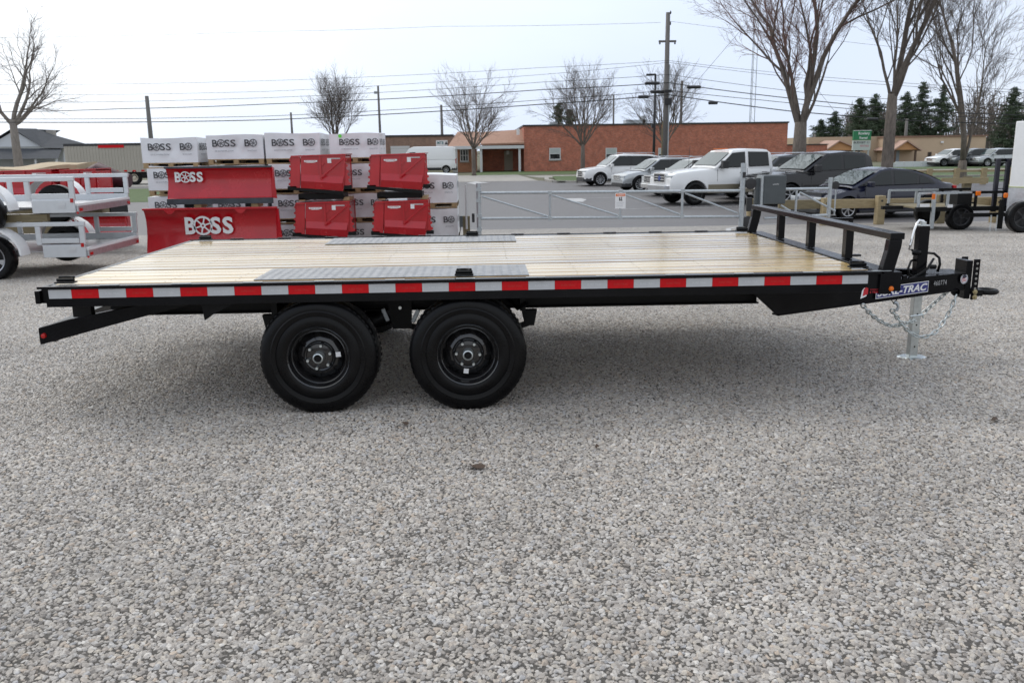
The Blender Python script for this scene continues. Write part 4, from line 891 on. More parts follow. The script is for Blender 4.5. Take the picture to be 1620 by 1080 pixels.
def pallet_load(x0, x1, y0, dep, z, h, label, off=0, sticker=False):
    W_ = x1-x0; t = empty('wrapped_pallet', (x0, y0, z), 0, label, 'pallet', 'white film wrapped pallets stacked behind the snow plows')
    for yy in (0, dep/2-.05, dep-.1):
        for xx in (.01, W_/2-.045, W_-.10): MB().box(xx, yy, .020, xx+.09, yy+.1, .080).build('pallet_block', palletwood, t)
        MB().box(0, yy, .0805, W_, yy+.1, .098).build('pallet_board', palletwood, t); MB().box(0, yy+.10, .0195, W_, yy+.115, .080).build('pallet_gap_shade', plastic_d, t) if yy else None; MB().box(0, yy, 0, W_, yy+.1, .0195).build('pallet_board', palletwood, t)  # dark strips added behind the pallet blocks to make the gaps look shaded
    # film covered load: slightly irregular box, fine folds
    rg = random.Random(int(x0*100+z*977)); nx, nz, ny = 24, 10, 12; b = .10; H_ = h-b
    mb = MB()
    def P(u, v, w_): # on the load surface
        return (u*W_+rg.uniform(-.004, .004), v*dep+rg.uniform(-.004, .004), b+w_*H_)
    top = {}
    def grid(f, na, nb):
        base = len(mb.v)
        for i in range(na+1):
            for j in range(nb+1): mb.v.append(f(i/na, j/nb))
        for i in range(na):
            for j in range(nb): a = base+i*(nb+1)+j; mb.f.append((a, a+nb+1, a+nb+2, a+1)); mb.m.append(0)
    sag = rg.uniform(0, .02); ph = rg.uniform(0, 6)
    def zt(u, v): return b+H_+.010*math.sin(u*5+ph)+.008*math.sin(v*4+ph)-sag*u
    def wob(u, w_): return .011*math.sin(9*u+4*w_+ph)*math.sin(math.pi*u)*math.sin(math.pi*w_)+.005*math.sin(23*u-9*w_+ph)*math.sin(math.pi*u)*math.sin(math.pi*w_)-.008
    grid(lambda u, w_: (u*W_, -wob(u, w_)-.006, b+(zt(u, 0)-b)*w_), nx, nz)
    grid(lambda v, w_: (W_+wob(v, w_)+.006, v*dep, b+(zt(1, v)-b)*w_), ny, nz)
    grid(lambda v, w_: (-.0, (1-v)*dep, b+(zt(0, 1-v)-b)*w_), ny, nz)
    grid(lambda u, w_: ((1-u)*W_, dep, b+(zt(1-u, 1)-b)*w_), nx, nz)
    grid(lambda u, v: (u*W_, v*dep, zt(u, v)), nx, ny)
    mb.add([(0, 0, b), (W_, 0, b), (W_, dep, b), (0, dep, b)], [(0, 3, 2, 1)])
    load = mb.build('wrapped_load', wrap, t, smooth=40)
    pr = MB(); pg = MB(); tw = W_*.42; zc = b+H_*.50
    for (a, cut) in ((.13+off, None), (.70+off, 2)):
        if a*W_+tw*(cut or 4)/4 < W_: boss_print(pr, pg, (a*W_, -.030, zc), (1, 0, 0), (0, 0, 1), tw, cut=cut)
    boss_print(pr, pg, (W_+.012, dep*.1, zc), (0, 1, 0), (0, 0, 1), tw); boss_print(pr, pg, (W_+.012, dep*.56, zc), (0, 1, 0), (0, 0, 1), tw, cut=3)
    pr.build('lettering', printdark, load); pg.build('small_lettering', printgrey, load)
    if sticker: MB().ring2d((W_*.22, -.030, b+H_*.87), (1, 0, 0), (0, 0, 1), .0005, .032, 14).build('round_sticker', mat('green_sticker', rgb(.15, .75, .08), .5), load)
    return t
cols = [(-3.655, -2.66, 'leftmost stack', 0), (-2.49, -1.466, 'second stack from the left', -.02), (-1.432, -.44, 'third stack from the left', 0), (-.267, .64, 'fourth stack from the left', .07)]
tiers = ['lowest of', 'second from the bottom of', 'third from the bottom of', 'topmost of']
for ci, (xa, xb, nm, of) in enumerate(cols):
    for k_ in range(4):
        zb_ = gz(11.4)+.005+k_*.545+(.0 if ci else -.05*(k_ > 2)); pallet_load(xa+random.Random(ci*7+k_).uniform(-.02, .02)+(0 if k_ > 2 else .03), xb, 11.4, 1.1, zb_, .54, 'white film wrapped pallet load, %s the %s' % (tiers[k_], nm), of, sticker=(ci == 3 and k_ == 3))
for k_ in range(3):
    zz = gz(11.3)+.005+(0, .17, .79)[k_]; hh = (.165, .615, .615)[k_]
    if k_: pallet_load(1.12, 2.04, 11.3, 1.1, zz, hh, '%s wrapped pallet load of the short stack by the gate' % ('lower', 'upper')[k_-1], .02)
t = tag(MB().box(1.12, 11.3, 0, 2.04, 12.4, .165).build('dunnage_pallet', palletwood, loc=(0, 0, gz(11.3)+.004)), 'timber dunnage pallet under the short stack of wrapped loads', 'pallet')

# ------------------------------------------------------------------ red plows
def plow(x0, x1, y, zb, zt, label, big):
    t = empty('snow_plow', (x0, y, zb), 0, label, 'snow plow', 'red straight blade snow plows'); W_ = x1-x0; H_ = zt-zb
    prof = [(.05, .13*H_), (.08, .17*H_), (.13, .36*H_), (.16, .45*H_), (.185, .62*H_), (.175, .80*H_), (.13, .93*H_), (.07, H_)]
    mb = MB(); A = [(0.0, a, b) for a, b in prof]; B = [(W_*.985, a, b) for a, b in prof]; mb.strip(B, A)
    A2 = [(0.0, a+.012, b-.004) for a, b in prof]; B2 = [(W_*.985, a+.012, b-.004) for a, b in prof]; mb.strip(A2, B2)
    mb.build('moldboard', redplow, t, smooth=25)
    MB().box(-.01, .025, 0, W_, .05, .155*H_).build('cutting_edge', cutedge, t, bevel=.004)
    MB().box(-.015, .045, H_-.022, W_, .11, H_+.012).build('top_rail', redplow if big else cutedge, t, bevel=.006)
    e = [(a, b) for a, b in prof]+[(.30, .95*H_), (.30, .15*H_)]
    MB().prism(e, -.012, -.001, 'yz').build('end_plate', redplow, t); MB().prism(e, W_*.986, W_*.995, 'yz').build('end_plate', redplow, t)
    mb = MB(); MBg = [(W_*.985, 0.06, .14*H_), (W_*1.045, -.02, .14*H_), (W_*1.02, -.02, .96*H_), (W_*.985, .10, H_)]
    mb.add(MBg+[(a, b+.012, c) for a, b, c in MBg], [(0, 1, 2, 3), (7, 6, 5, 4), (0, 4, 5, 1), (1, 5, 6, 2), (2, 6, 7, 3), (3, 7, 4, 0)]); mb.build('end_wing', redplow, t)
    for k_ in range(7): x = W_*(k_+.5)/7; MB().box(x-.012, .198, .12*H_, x+.012, .32, .95*H_).build('rib', redplow, t)
    MB().box(W_*.1, .30, .25*H_, W_*.9, .42, .50*H_).build('push_frame', blackflat, t)
    for x in (.18*W_, .76*W_): MB().box(x-.07, .10, -.055, x+.07, .45, -.004).build('skid_bracket', blackflat, t)
    mb = MB(); w_ = W_*(.37 if big else .27); xo = W_*(.295 if big else .075); zo = H_*(.50 if big else .60); boss_print(mb, None, (xo, .105, zo), (1, 0, 0), (0, 0, 1), w_, hr=.35, bold=.035); mb.build('lettering', mat('plow_letter_white', rgb(.72), .4), t)
    if big:
        for x in (.20*W_, .73*W_): MB().prism([(x-.10, H_-.022), (x+.10, H_-.022), (x+.03, H_-.09), (x-.03, H_-.09)], .035, .05).build('mark', redplow, t); MB().prism([(x-.06, .23*H_), (x+.08, .23*H_), (x+.05, .18*H_), (x-.03, .18*H_)], .04, .06).build('hook_slot', blackflat, t)
        for x in (.06, .20, .80, .92): MB().lathe([(.016, .024), (.012, .016), (0, .015)], 10, (x*W_, 0, .05)).build('bolt', zinc, t)
    else:
        pass
    return t
plow(-3.235, -.99, 10.0, -.265, .615, 'large red snow plow blade with big white letters, standing on the gravel', True)
plow(-2.80, -1.03, 10.0, .685, 1.30, 'smaller red snow plow blade with grey top edge, resting on the larger blade', False)
for x in (-2.32, -1.36):
    tag(MB().box(-.06, 0, 0, .06, .34, .062).build('wood_block', palletwood, loc=(x, 10.08, .622)), 'pale wood block between the two red plow blades, %s one' % ('left' if x < -2 else 'right'), 'wood block', 'wood blocks between the red plow blades')
def box_plow(x, y, z, label, sc_=1.0):
    t = empty('box_plow', (x, y, z), 0, label, 'box plow', 'red box plows'); t.scale = (sc_, 1, 1)
    face = [(.015, .125), (.075, .60), (1.0, .625), (.95, .13), (.925, 0.03)]
    MB().prism([(.03, .10), (.20, .085), (.235, .60), (.085, .605)], 0, .02).build('side_panel', redplow, t, bevel=.003)
    MB().prism([(.21, .083), (.245, .60), (.575, .612), (.565, .055)], -.004, .018).build('side_panel', redplow, t, bevel=.003)
    MB().prism([(.572, .053), (.583, .612), (1.0, .625), (.955, .13), (.925, .02)], -.001, .019).build('side_panel', redplow, t, bevel=.003)
    # lower folded panel catches the sky
    MB().add([(.24, -.006, .31), (.24, -.05, .20), (.93, -.05, .15), (.95, -.006, .27)], [(0, 1, 2, 3)]).build('fold', redplow, t)
    MB().add([(.24, -.0505, .199), (.21, -.006, .085), (.925, -.006, .03), (.93, -.0505, .149)], [(0, 1, 2, 3)]).build('fold', redplow, t)
    MB().prism([(.08, .60), (.082, .625), (1.01, .645), (1.0, .625)], -.03, .75).build('top_panel', redplow, t)
    MB().beam((.96, -.03, .57), (.56, -.065, .25), .02, .028).build('brace', redplow, t, bevel=.003)
    MB().box(.555, -.03, .10, .585, -.006, .61).build('stiffener', redplow, t)
    MB().prism([(.58, .5), (.65, .5), (.60, .44)], -.03, -.005).build('gusset', redplow, t)
    for sgn, xb, tilt in ((-1, .02, .058), (1, .975, -.045)):   # serrated edge plates at both ends, running back
        P = [(xb, .09)] if sgn < 0 else [(xb+.05, .10)]
        pts = [];
        for k_ in range(5):
            zz = .12+k_*.1; xo = (xb+tilt*(zz/.6)) if sgn < 0 else xb+.07+tilt*(zz/.6)*1.6
            pts += [(xo, zz), (xo+sgn*.03, zz+.012), (xo+sgn*.03, zz+.042), (xo, zz+.055)]
        inner = [(xb+.05, .6), (xb+.05, .1)] if sgn < 0 else [(xb-.02, .62), (xb-.02, .1)]
        MB().prism(pts+inner, .03, .045).build('serrated_edge', redplow, t)
        MB().box(xb+(.03 if sgn < 0 else -.02), .05, .10, xb+(.045 if sgn < 0 else -.005), .78, .60).build('end_panel', redplow, t)
        MB().box(xb-(.03 if sgn < 0 else .03), .0, .055 if sgn > 0 else .05, xb+(.12 if sgn < 0 else .10), .06, .115).build('rubber_edge', blackflat, t)
    MB().prism([(-.01, .105), (.20, .083), (.925, .018), (.93, -.03), (.85, -.035), (.20, .035), (-.01, .06)], -.01, .03).build('rubber_edge', blackflat, t)
    MB().box(.10, .76, .05, .98, .78, .62).build('back_panel', redplow, t)
    MB().box(.14, .10, -.12, .92, .60, -.02).build('mount_frame', blackflat, t) if z > .5 else None
    MB().prism([(.295, .545), (.52, .545), (.52, .52), (.46, .505), (.35, .505), (.30, .52)], -.010, -.0045).build('white_label', label_w, t)
    MB().box(.69, -.008, .495, .755, -.002, .575).build('paper_tag', label_w, t); MB().box(.745, -.006, .56, .91, -.002, .578).build('warning_strip', mat('label_grey', rgb(.5), .5), t)
    mb = MB(); mb.text('RUN-OVER', (.32, -.0115, .518), (1, 0, 0), (0, 0, 1), w_=.17, h=.018, bold=.01); mb.build('lettering', redplow, t)
    return t
box_plow(-.80, 10.2, .84, 'red box plow on top at left, resting on wood blocks and black frame')
box_plow(.55, 10.2, .84, 'red box plow on top at right, nearest the white van')
box_plow(-.77, 10.2, .05, 'red box plow on the ground at left, next to the large plow blade')
box_plow(.58, 10.2, .05, 'red box plow on the ground at right, next to the short pallet stack')
for i, x in enumerate((-.66, .10, .72, 1.44)):
    tag(MB().box(0, -.0, 0, .11, .55, .05).build('wood_block', palletwood, loc=(x, 10.3, .698)), 'pale wood block under the upper %s box plow, %s end' % ('left' if i < 2 else 'right', 'left' if i % 2 == 0 else 'right'), 'wood block', 'wood blocks under the upper box plows')
for y in (10.4,):
    for x in (-.77, .58):
        tag(MB().box(.1, 0, 0, .9, .5, .045+.20).build('plow_dunnage', palletwood, loc=(x, 10.3, gz(10.3)+.004)), 'timber dunnage under the lower %s box plow' % ('left' if x < 0 else 'right'), 'dunnage')

# ------------------------------------------------------------------ galvanised gate and timber barrier
Y = 11.0; g0 = gz(Y)
t = empty('gate_leaf', (2.44, Y, g0), 0, 'long galvanised tube gate leaf with a warning sign, left of the grey gate motor', 'gate', 'galvanised gate leaves')
def gb(mb, nm, m=galv, sm=True, par=None, **k): return mb.build(nm, m, par or t, world=True, smooth=35 if sm else False, **k)
zt_, zl = .755, .275
gb(MB().tube([(2.44, Y, zt_), (7.26, Y, zt_-.03)], .028, 10), 'top_tube'); gb(MB().tube([(2.44, Y, zl+.02), (7.26, Y, zl-.02)], .026, 10), 'bottom_tube')
gb(MB().tube([(2.44, Y, g0+.0), (2.44, Y, .93)], .042, 12), 'post'); gb(MB().box(2.36, Y-.08, g0+.001, 2.52, Y+.08, g0+.012), 'base_plate', galv, False)
for x in (3.74, 5.03, 6.17): gb(MB().tube([(x, Y, zl), (x, Y, zt_)], .022, 8), 'upright'); gb(MB().box(x-.035, Y-.035, zt_-.045, x+.035, Y+.035, zt_+.02), 'clamp', galv, False); gb(MB().box(x-.035, Y-.035, zl-.035, x+.035, Y+.035, zl+.035), 'clamp', galv, False)
for xa, xb in ((2.5, 3.70), (3.78, 4.98), (5.09, 6.12), (6.22, 7.2)): gb(MB().tube([(xa, Y, zt_-.06), (xb, Y, zl+.04)], .017, 8), 'brace')
for z in (.82, .62, .35, .1): gb(MB().box(2.40, Y-.055, z-.03, 2.49, Y+.055, z+.03), 'hinge_clamp', galv, False)
sg = gb(MB().box(4.93, Y-.04, .44, 5.12, Y-.034, .72), 'warning_sign', label_w, False)
gb(MB().box(4.94, Y-.043, .66, 5.11, Y-.0405, .705), 'sign_header', mat('sign_orange', rgb(.75, .16, .02), .5), False, sg); gb(MB().text('WARNING', (4.955, Y-.0445, .67), (1, 0, 0), (0, 0, 1), w_=.14, h=.024, bold=.02), 'lettering', label_w, False, sg)
mb = MB(); mb.box(5.00, Y-.043, .58, 5.02, Y-.0405, .64); mb.box(5.025, Y-.043, .58, 5.06, Y-.0405, .60); mb.box(5.035, Y-.043, .605, 5.05, Y-.0405, .65); gb(mb, 'pictogram', printdark, False, sg)
mb = MB()
for i in range(3): mb.text('MOVING GATE KEEP CLEAR'[:22-3*i], (4.95, Y-.0425, .54-.03*i), (1, 0, 0), (0, 0, 1), w_=.14-.012*i, h=.011)
gb(mb, 'small_print', printgrey, False, sg)
# right gate post with motor
t = empty('gate_motor', (7.45, Y+.05, g0), 0, 'dark grey gate motor box on a bracket between the gate leaves', 'gate motor')
gb(MB().box(7.62, Y-.16, .48, 8.03, Y+.16, 1.00), 'motor_housing', mat('motor_grey', rgb(.06, .07, .075), .45, var=.1), False, bevel=.02); gb(MB().box(7.575, Y-.13, .45, 7.618, Y+.13, 1.0), 'mount_plate', galv, False)
gb(MB().text('LOGIC', (7.78, Y-.1615, .83), (1, 0, 0), (0, 0, 1), w_=.11, h=.02), 'lettering', label_w, False)
gb(MB().box(7.50, Y-.05, .15, 7.60, Y+.05, .95), 'mast', mat('motor_grey', rgb(.06, .07, .075), .45, var=.1), False); gb(MB().tube([(7.28, Y, .79), (7.52, Y, .77)], .035, 10), 'actuator', chrome)
gb(MB().lathe([(0, Y-.07), (.10, Y-.06), (.11, Y), (.10, Y+.06), (0, Y+.07)], 20, (7.41, 0, .85)), 'roller', plastic_d); gb(MB().lathe([(0, Y-.07), (.10, Y-.06), (.11, Y), (.10, Y+.06), (0, Y+.07)], 20, (7.38, 0, .16)), 'roller', plastic_d)
gb(MB().box(7.36, Y-.04, .35, 7.46, Y+.04, .60), 'limit_switch', plastic_d, False, bevel=.01)
t = empty('gate_post', (7.27, Y, g0), 0, 'galvanised steel gate post left of the grey motor box', 'post'); gb(MB().tube([(7.27, Y-.02, g0), (7.27, Y-.02, 1.22)], .05, 12), 'post'); gb(MB().box(7.245, Y-.085, .96, 7.30, Y-.05, 1.06), 'latch', plastic_d, False)
t = empty('timber_post', (7.62, 11.3, gz(11.3)), 0, 'round topped timber post with a bolt hole beneath the gate motor', 'post'); gb(MB().tube([(7.56, 11.3, gz(11.3)), (7.56, 11.3, .50), (7.56, 11.3, .56)], [.10, .10, .07], 14), 'post', timber, True); gb(MB().lathe([(.025, 11.199), (0, 11.198)], 12, (7.57, 0, .32)), 'hole', plastic_d, False)
t = empty('gate_leaf', (9.0, Y, g0), 0, 'short galvanised tube gate leaf in front of the navy sedan', 'gate', 'galvanised gate leaves')
gb(MB().tube([(8.06, Y, .74), (8.90, Y, .74)], .028, 10), 'top_tube'); gb(MB().tube([(7.7, Y, .215), (8.92, Y, .26)], .026, 10), 'bottom_tube'); gb(MB().tube([(8.28, Y, .24), (8.28, Y, .74)], .022, 8), 'upright'); gb(MB().tube([(8.34, Y, .68), (9.02, Y, .33)], .018, 8), 'brace')
gb(MB().tube([(8.0, Y, .45), (8.24, Y, .30)], .018, 8), 'brace'); gb(MB().tube([(8.90, Y, .22), (8.90, Y, .94)], .036, 10), 'post'); gb(MB().tube([(9.02, Y+.03, .25), (9.02, Y+.03, .72)], .014, 8), 'drop_rod'); gb(MB().lathe([(0, Y-.03), (.07, Y-.025), (.075, Y), (.07, Y+.03), (0, Y+.035)], 16, (8.99, 0, .80)), 'wheel_stop', plastic_d)
t = empty('timber_post', (2.3, 11.2, gz(11.2)), 0, 'short timber post wired up beside the pallets, left of the gate', 'post'); gb(MB().box(2.14, 11.15, gz(11.2), 2.27, 11.28, .33), 'post', timber_d, False); gb(MB().tube([(2.21, 11.1, .1), (2.21, 11.1, .9)], .02, 8), 'conduit', mat('white_pvc', rgb(.45), .5)); gb(MB().box(2.08, 11.08, .14, 2.14, 11.14, .34), 'junction_box', mat('motor_grey', rgb(.06, .07, .075), .45, var=.1), False); gb(MB().box(2.31, 11.1, .22, 2.36, 11.16, .38), 'photo_eye', plastic_d, False)
gb(MB().tube([(2.1, 11.09, .14), (2.07, 11.09, -.05), (2.14, 11.09, -.2)], .008, 6), 'cable', plastic_d)
# timber barrier: thick rails bolted to short posts
for i, (px, w_) in enumerate(((1305, .2), (1391, .2), (1486, .22), (1573, .22))):
    p = aty(px, 340, 17.85 if i < 3 else 17.9); zt2 = (.16, .20, .20, .12)[i]
    o = MB().box(-w_/2, -.11, 0, w_/2, .11, zt2-gz(17.85)).build('barrier_post', timber if i != 2 else timber_d, loc=(p.x, 17.85, gz(17.85)), bevel=.012)
    tag(o, ('timber barrier post below the gate leaf, by the sedan headlight', 'tall squared timber barrier post before the navy sedan door', 'timber barrier post behind the black utility trailer coupler', 'timber barrier post right of the black utility trailer wheel')[i], 'post', 'timber barrier posts')
    MB().lathe([(.03, -.1115), (0, -.112)], 12, (0, 0, zt2-gz(17.85)-.13)).build('bolt_hole', plastic_d, o)
for i, (pa, pb, m_) in enumerate(((1232, 1299, timber_d), (1311, 1384, timber), (1398, 1480, timber), (1492, 1570, timber))):
    a = aty(pa, 325, 17.98); b = aty(pb, 325, 17.98)
    tag(MB().box(0, -.09, 0, b.x-a.x, .0, .24).build('barrier_rail', m_, loc=(a.x, 18.06, -.13), bevel=.012), ('dark weathered timber rail left of the sedan headlight', 'timber rail running in front of the sedan front wheel', 'timber rail running in front of the sedan rear door', 'timber rail partly hidden by the black utility trailer')[i], 'barrier rail', 'timber barrier rails')
t = empty('far_barrier', (27, 35, FLAT), 0, 'thick timber barrier rail on a post, far right behind the sedan boot', 'barrier')
a = aty(1488, 289, 35); b = aty(1561, 293, 35); gb(MB().box(a.x, 35-.1, -.30, b.x, 35, -.04), 'rail', timber, False); p = aty(1531, 300, 35); gb(MB().box(p.x-.17, 35.01, FLAT, p.x+.17, 35.25, .02), 'post', timber_d, False)
t = empty('post_fence', (32, 41, FLAT), 0, 'low timber post fence in front of the far lawn', 'fence')
for px in (1429, 1470, 1513, 1556, 1600): p = aty(px, 280, 41); gb(MB().box(p.x-.12, 40.9, FLAT, p.x+.12, 41.1, .23), 'post', timber, False)
a = aty(1429, 272, 41.12); b = aty(1640, 272, 41.12); gb(MB().box(a.x, 41.101, .02, b.x, 41.16, .14), 'rail', timber, False)

# ------------------------------------------------------------------ aluminium utility trailers stacked at the left
white_alu = mat('white_aluminium', rgb(.60, .62, .64), .32, .35, var=.06, vscale=4)
def util_trailer(z, x1, label, yo=0):
    t = empty('utility_trailer', (x1, 7.6+yo, z), 0, label, 'utility trailer', 'white aluminium utility trailers'); Wd = 1.9; Ln = 3.9
    B_ = lambda mb, nm, m=white_alu, **k: mb.build(nm, m, t, **k)
    for y in (0, Wd):
        B_(MB().box(-Ln, y-.025, .44, 0, y+.025, .50), 'top_rail', bevel=.006); 
        for x in (-.05, -.66, -1.9, -2.9, -3.85): B_(MB().box(x-.035, y-.022, .18, x+.035, y+.022, .4395), 'upright', bevel=.005)
        B_(MB().box(-.62 if y == 0 else -Ln, y-.020, .0, -.03, y+.020, .1795), 'side_beam', bevel=.005); B_(MB().box(-.70, y-.012, .20, -.10, y+.012, .27), 'side_rail', bevel=.005)
        B_(MB().box(-Ln, y-.018, .02, -.93, y+.018, .12), 'side_beam')
        A = []; C = []
        for k_ in range(13):
            a = R(180-k_*15); xx = -1.25+.46*math.cos(a); zz = .06+.40*math.sin(a); s_ = -1 if y == 0 else 1
            A.append((xx, y+s_*.03, zz)); C.append((xx, y+s_*.27, zz))
        mb = MB(); mb.strip(A, C); F = [(-1.25+.43*math.cos(R(180-k_*15)), y+(-.27 if y == 0 else .27), .06+.37*math.sin(R(180-k_*15))) for k_ in range(13)]
        mb.strip(C, F); B_(mb, 'fender', mat('white_fender', rgb(.74), .3, coat=.4), smooth=40)
        # wheel
        wl = empty('wheel', (-1.25, y-.25 if y == 0 else y+.25, .02)); wl.parent = t; wl.rotation_euler = (0, .3, 0 if y == 0 else math.pi)
        r = .31
        key = ('ut',)
        if key not in wheel_cache:
            sp = MB().lathe([(r*.67, .016), (r*.66, .004), (r*.61, .012)], 28); sp.lathe([(r*.2, .03), (r*.16, .006), (0, .006)], 14)
            for i in range(5):
                a = 2*math.pi*i/5; P = []
                for rr, dd, yy in ((r*.14, .8, .014), (r*.36, .16, .012), (r*.63, .22, .008)): P += [(rr*math.cos(a-dd), yy, rr*math.sin(a-dd)), (rr*math.cos(a+dd), yy, rr*math.sin(a+dd))]
                sp.add(P, [(0, 1, 3, 2), (2, 3, 5, 4)])
            wheel_cache[key] = (MB().lathe([(r*.66, .012), (r*.72, 0), (r*.93, .004), (r, .03), (r, .17), (r*.93, .2), (r*.6, .2)], 32).mesh('tyre', rubber, smooth=40), MB().lathe([(r*.66, .02), (r*.60, .03), (r*.56, .10), (0, .11)], 28).mesh('rim_barrel', plastic_d, smooth=40), sp.mesh('rim', rim_s, smooth=35))
        for nm, m_ in zip(('tyre', 'rim_barrel', 'rim'), wheel_cache[key]): link(nm, m_, wl)
    B_(MB().lathe([(0, .0), (.018, -.006)], 12, (0, 0, 0)), 'rear_marker', redlens)
    B_(MB().box(-.075, -.032, .145, -.035, -.0225, .20), 'marker_light', redlens); B_(MB().box(-.25, -.024, .07, -.15, -.0205, .15), 'data_plate', alu)
    B_(MB().box(-.06, .03, .0, 0, Wd-.03, .09), 'rear_beam', alu); B_(MB().box(-.09, .03, .0905, .0, Wd-.03, .125), 'rear_sill', mat('white_fender', rgb(.74), .3, coat=.4))
    B_(MB().box(.001, .06, .02, .012, .14, .06), 'tail_light', redlens); B_(MB().box(.001, Wd-.14, .02, .012, Wd-.06, .06), 'tail_light', redlens)
    k_ = 0
    for i in range(12):
        y = .04+i*.153; B_(MB().box(-Ln, y, .07, -.10, y+.147, .085), 'floor_plank', alu if i % 2 else mat('white_aluminium_floor', rgb(.5, .5, .5), .35, .6))
    B_(MB().tube([(-1.25, -.05, .02), (-1.25, Wd+.05, .02)], .03, 8), 'axle', galv)
    return t
zg = gz(7.6)
util_trailer(zg+.29, -3.125, 'lower white aluminium utility trailer standing on its wheels at the left edge')
util_trailer(zg+.915, -3.20, 'upper white aluminium utility trailer stacked on top of the lower one')
for x, y in ((-4.15, 7.62), (-4.15, 9.42)): tag(MB().box(-.6, 0, 0, .5, .09, .10).build('spacer_beam', timber_d, loc=(x, y, zg+.80)), 'brown timber spacer between the stacked aluminium trailers, %s side' % ('near' if y < 8 else 'far'), 'timber beam', 'spacer timbers between the aluminium trailers')
for i, x in enumerate((-6.4, -5.9)): pass
# plows and gear behind the stacked trailers
def small_box_plow(x, y, z, lab): return box_plow(x, y, z, lab)
box_plow(-7.05, 12.5, .62, 'red box plow behind the stacked aluminium trailers, upper far left one', 1.2); box_plow(-5.8, 12.6, .62, 'red box plow behind the stacked aluminium trailers, upper right one', .75)
o = plow(-5.75, -4.35, 12.0, -.04, .40, 'red plow blade low behind the aluminium trailers, beside the dark gravel', False); 
tag(MB().box(-7.0, 12.65, gz(12.6), -5.2, 13.4, .55).build('storage_crate', timber_d), 'dark timber crate supporting the plows behind the stacked trailers', 'crate')
mb = MB(); n_ = 12
P = []
for i in range(n_+1):
    u = i/n_; P.append([(-7.9+2.05*u, 13.6+1.2*v, 1.22+.08*math.sin(math.pi*v)+.10*u+.03*math.sin(9*u+5*v)) for v in (0, .25, .5, .75, 1)]+[(-7.9+2.05*u, 14.8, 1.1), (-7.9+2.05*u, 13.6, 1.1)])
for row in P: mb.v += row
for i in range(n_):
    for j in range(7): a = i*7+j; b = i*7+(j+1) % 7; mb.f.append((a, b, b+7, a+7)); mb.m.append(0)
mb.f.append(tuple(range(7))); mb.f.append(tuple(reversed(range(n_*7, n_*7+7)))); mb.m += [0, 0]
tag(mb.build('tarp_roll', mat('tan_tarp', rgb(.42, .33, .21), .7, var=.12, vscale=3), smooth=50), 'tan tarpaulin laid over gear behind the stacked aluminium trailers', 'tarpaulin')
mb = MB().tube([(-5.9, 14, 1.12), (-5.6, 14, 1.16), (-5.25, 14, 1.02), (-4.95, 14, .98)], [.10, .22, .18, .14], 12)
tag(mb.build('salt_spreader', mat('dark_maroon', rgb(.05, .012, .02), .5), smooth=50), 'dark maroon rounded hopper right of the tan tarpaulin', 'hopper')
tag(MB().box(-7.9, 13.7, gz(14), -5.3, 14.6, .98).build('gear_rack', blackflat), 'black rack of gear under the tan tarpaulin', 'rack')

# ------------------------------------------------------------------ black utility trailer and white cargo trailer at the right
t = empty('landscape_trailer', (13.4, 15.0, gz(15)), 0, 'black utility trailer with a tall mesh ramp gate and silver top rail', 'utility trailer'); Y = 15.0
def q(px, py, Y_=15.0): return aty(px, py, Y_)
zr = q(1500, 305).z; zf = q(1500, 330).z; xl = q(1454, 305).x; xr = q(1578, 305).x
for yy in (15.0, 16.5):
    gb(MB().box(xl, yy-.03, zr-.03, q(1537, 305).x, yy+.03, zr+.02), 'top_rail', galv, False); gb(MB().box(q(1537, 305).x, yy-.03, zr-.03, xr+.2, yy+.03, zr+.03), 'top_rail', blackflat, False)
    gb(MB().box(xl-.05, yy-.04, zf-.06, xr+.3, yy+.04, zf+.04), 'frame_rail', blackflat, False)
    for px in (1454, 1500, 1544, 1575): x = q(px, 310).x; gb(MB().box(x-.025, yy-.025, zf, x+.025, yy+.025, zr), 'upright', galv if px < 1510 else blackflat, False)
gb(MB().box(xl, 15.05, zf+.0, xr, 16.45, zf+.035), 'floor', timber_d, False); gb(MB().box(q(1514, 310).x, 14.96, zf+.02, q(1537, 310).x, 15.5, zr-.02), 'tool_box', blackflat, False, bevel=.01)
for px, w_, py in ((1463, .22, 325), (1503, .12, 326), (1524, .22, 327)): p = q(px, py, 14.94); gb(MB().box(p.x-w_/2, 14.93, p.z-.035, p.x+w_/2, 14.945, p.z+.035), 'reflector', label_w, False)
gb(MB().box(xl-.5, 15.7, zf-.05, xl, 15.8, zf+.03), 'tongue', blackflat, False); p = q(1475, 318); gb(MB().box(p.x-.035, 14.9, gz(15)+.05, p.x+.035, 14.97, zr+.03), 'jack_stand', galv, False); p = q(1548, 306, 14.9); gb(MB().box(p.x-.05, 14.88, p.z-.05, p.x+.05, 14.94, p.z+.05), 'marker_light', amber, False, bevel=.01); p = q(1478, 309, 14.85); gb(MB().box(p.x-.03, 14.85, p.z-.09, p.x+.03, 14.89, p.z+.03), 'safety_tag', amber, False)
p = q(1518, 339); car_wheel(t, p.x-13.4, .05-.15, .31, .2, plastic_d, 5, False); car_wheel(t, p.x-13.4, 1.6, .31, .2, plastic_d, 5, True)
xg = q(1576, 300).x; zg2 = q(1576, 251).z; zb2 = q(1576, 335).z
for k_, px in enumerate((1576, 1592)): x = q(px, 300).x; gb(MB().box(x-.045, 15.0, zb2, x+.045, 15.07, zg2), 'ramp_gate_frame', mat('black_blue_gate', rgb(.008, .008, .02), .35), False)
gb(MB().box(xg-.05, 15.075, zg2-.07, q(1606, 300).x, 15.12, zg2), 'ramp_gate_top', blackflat, False)
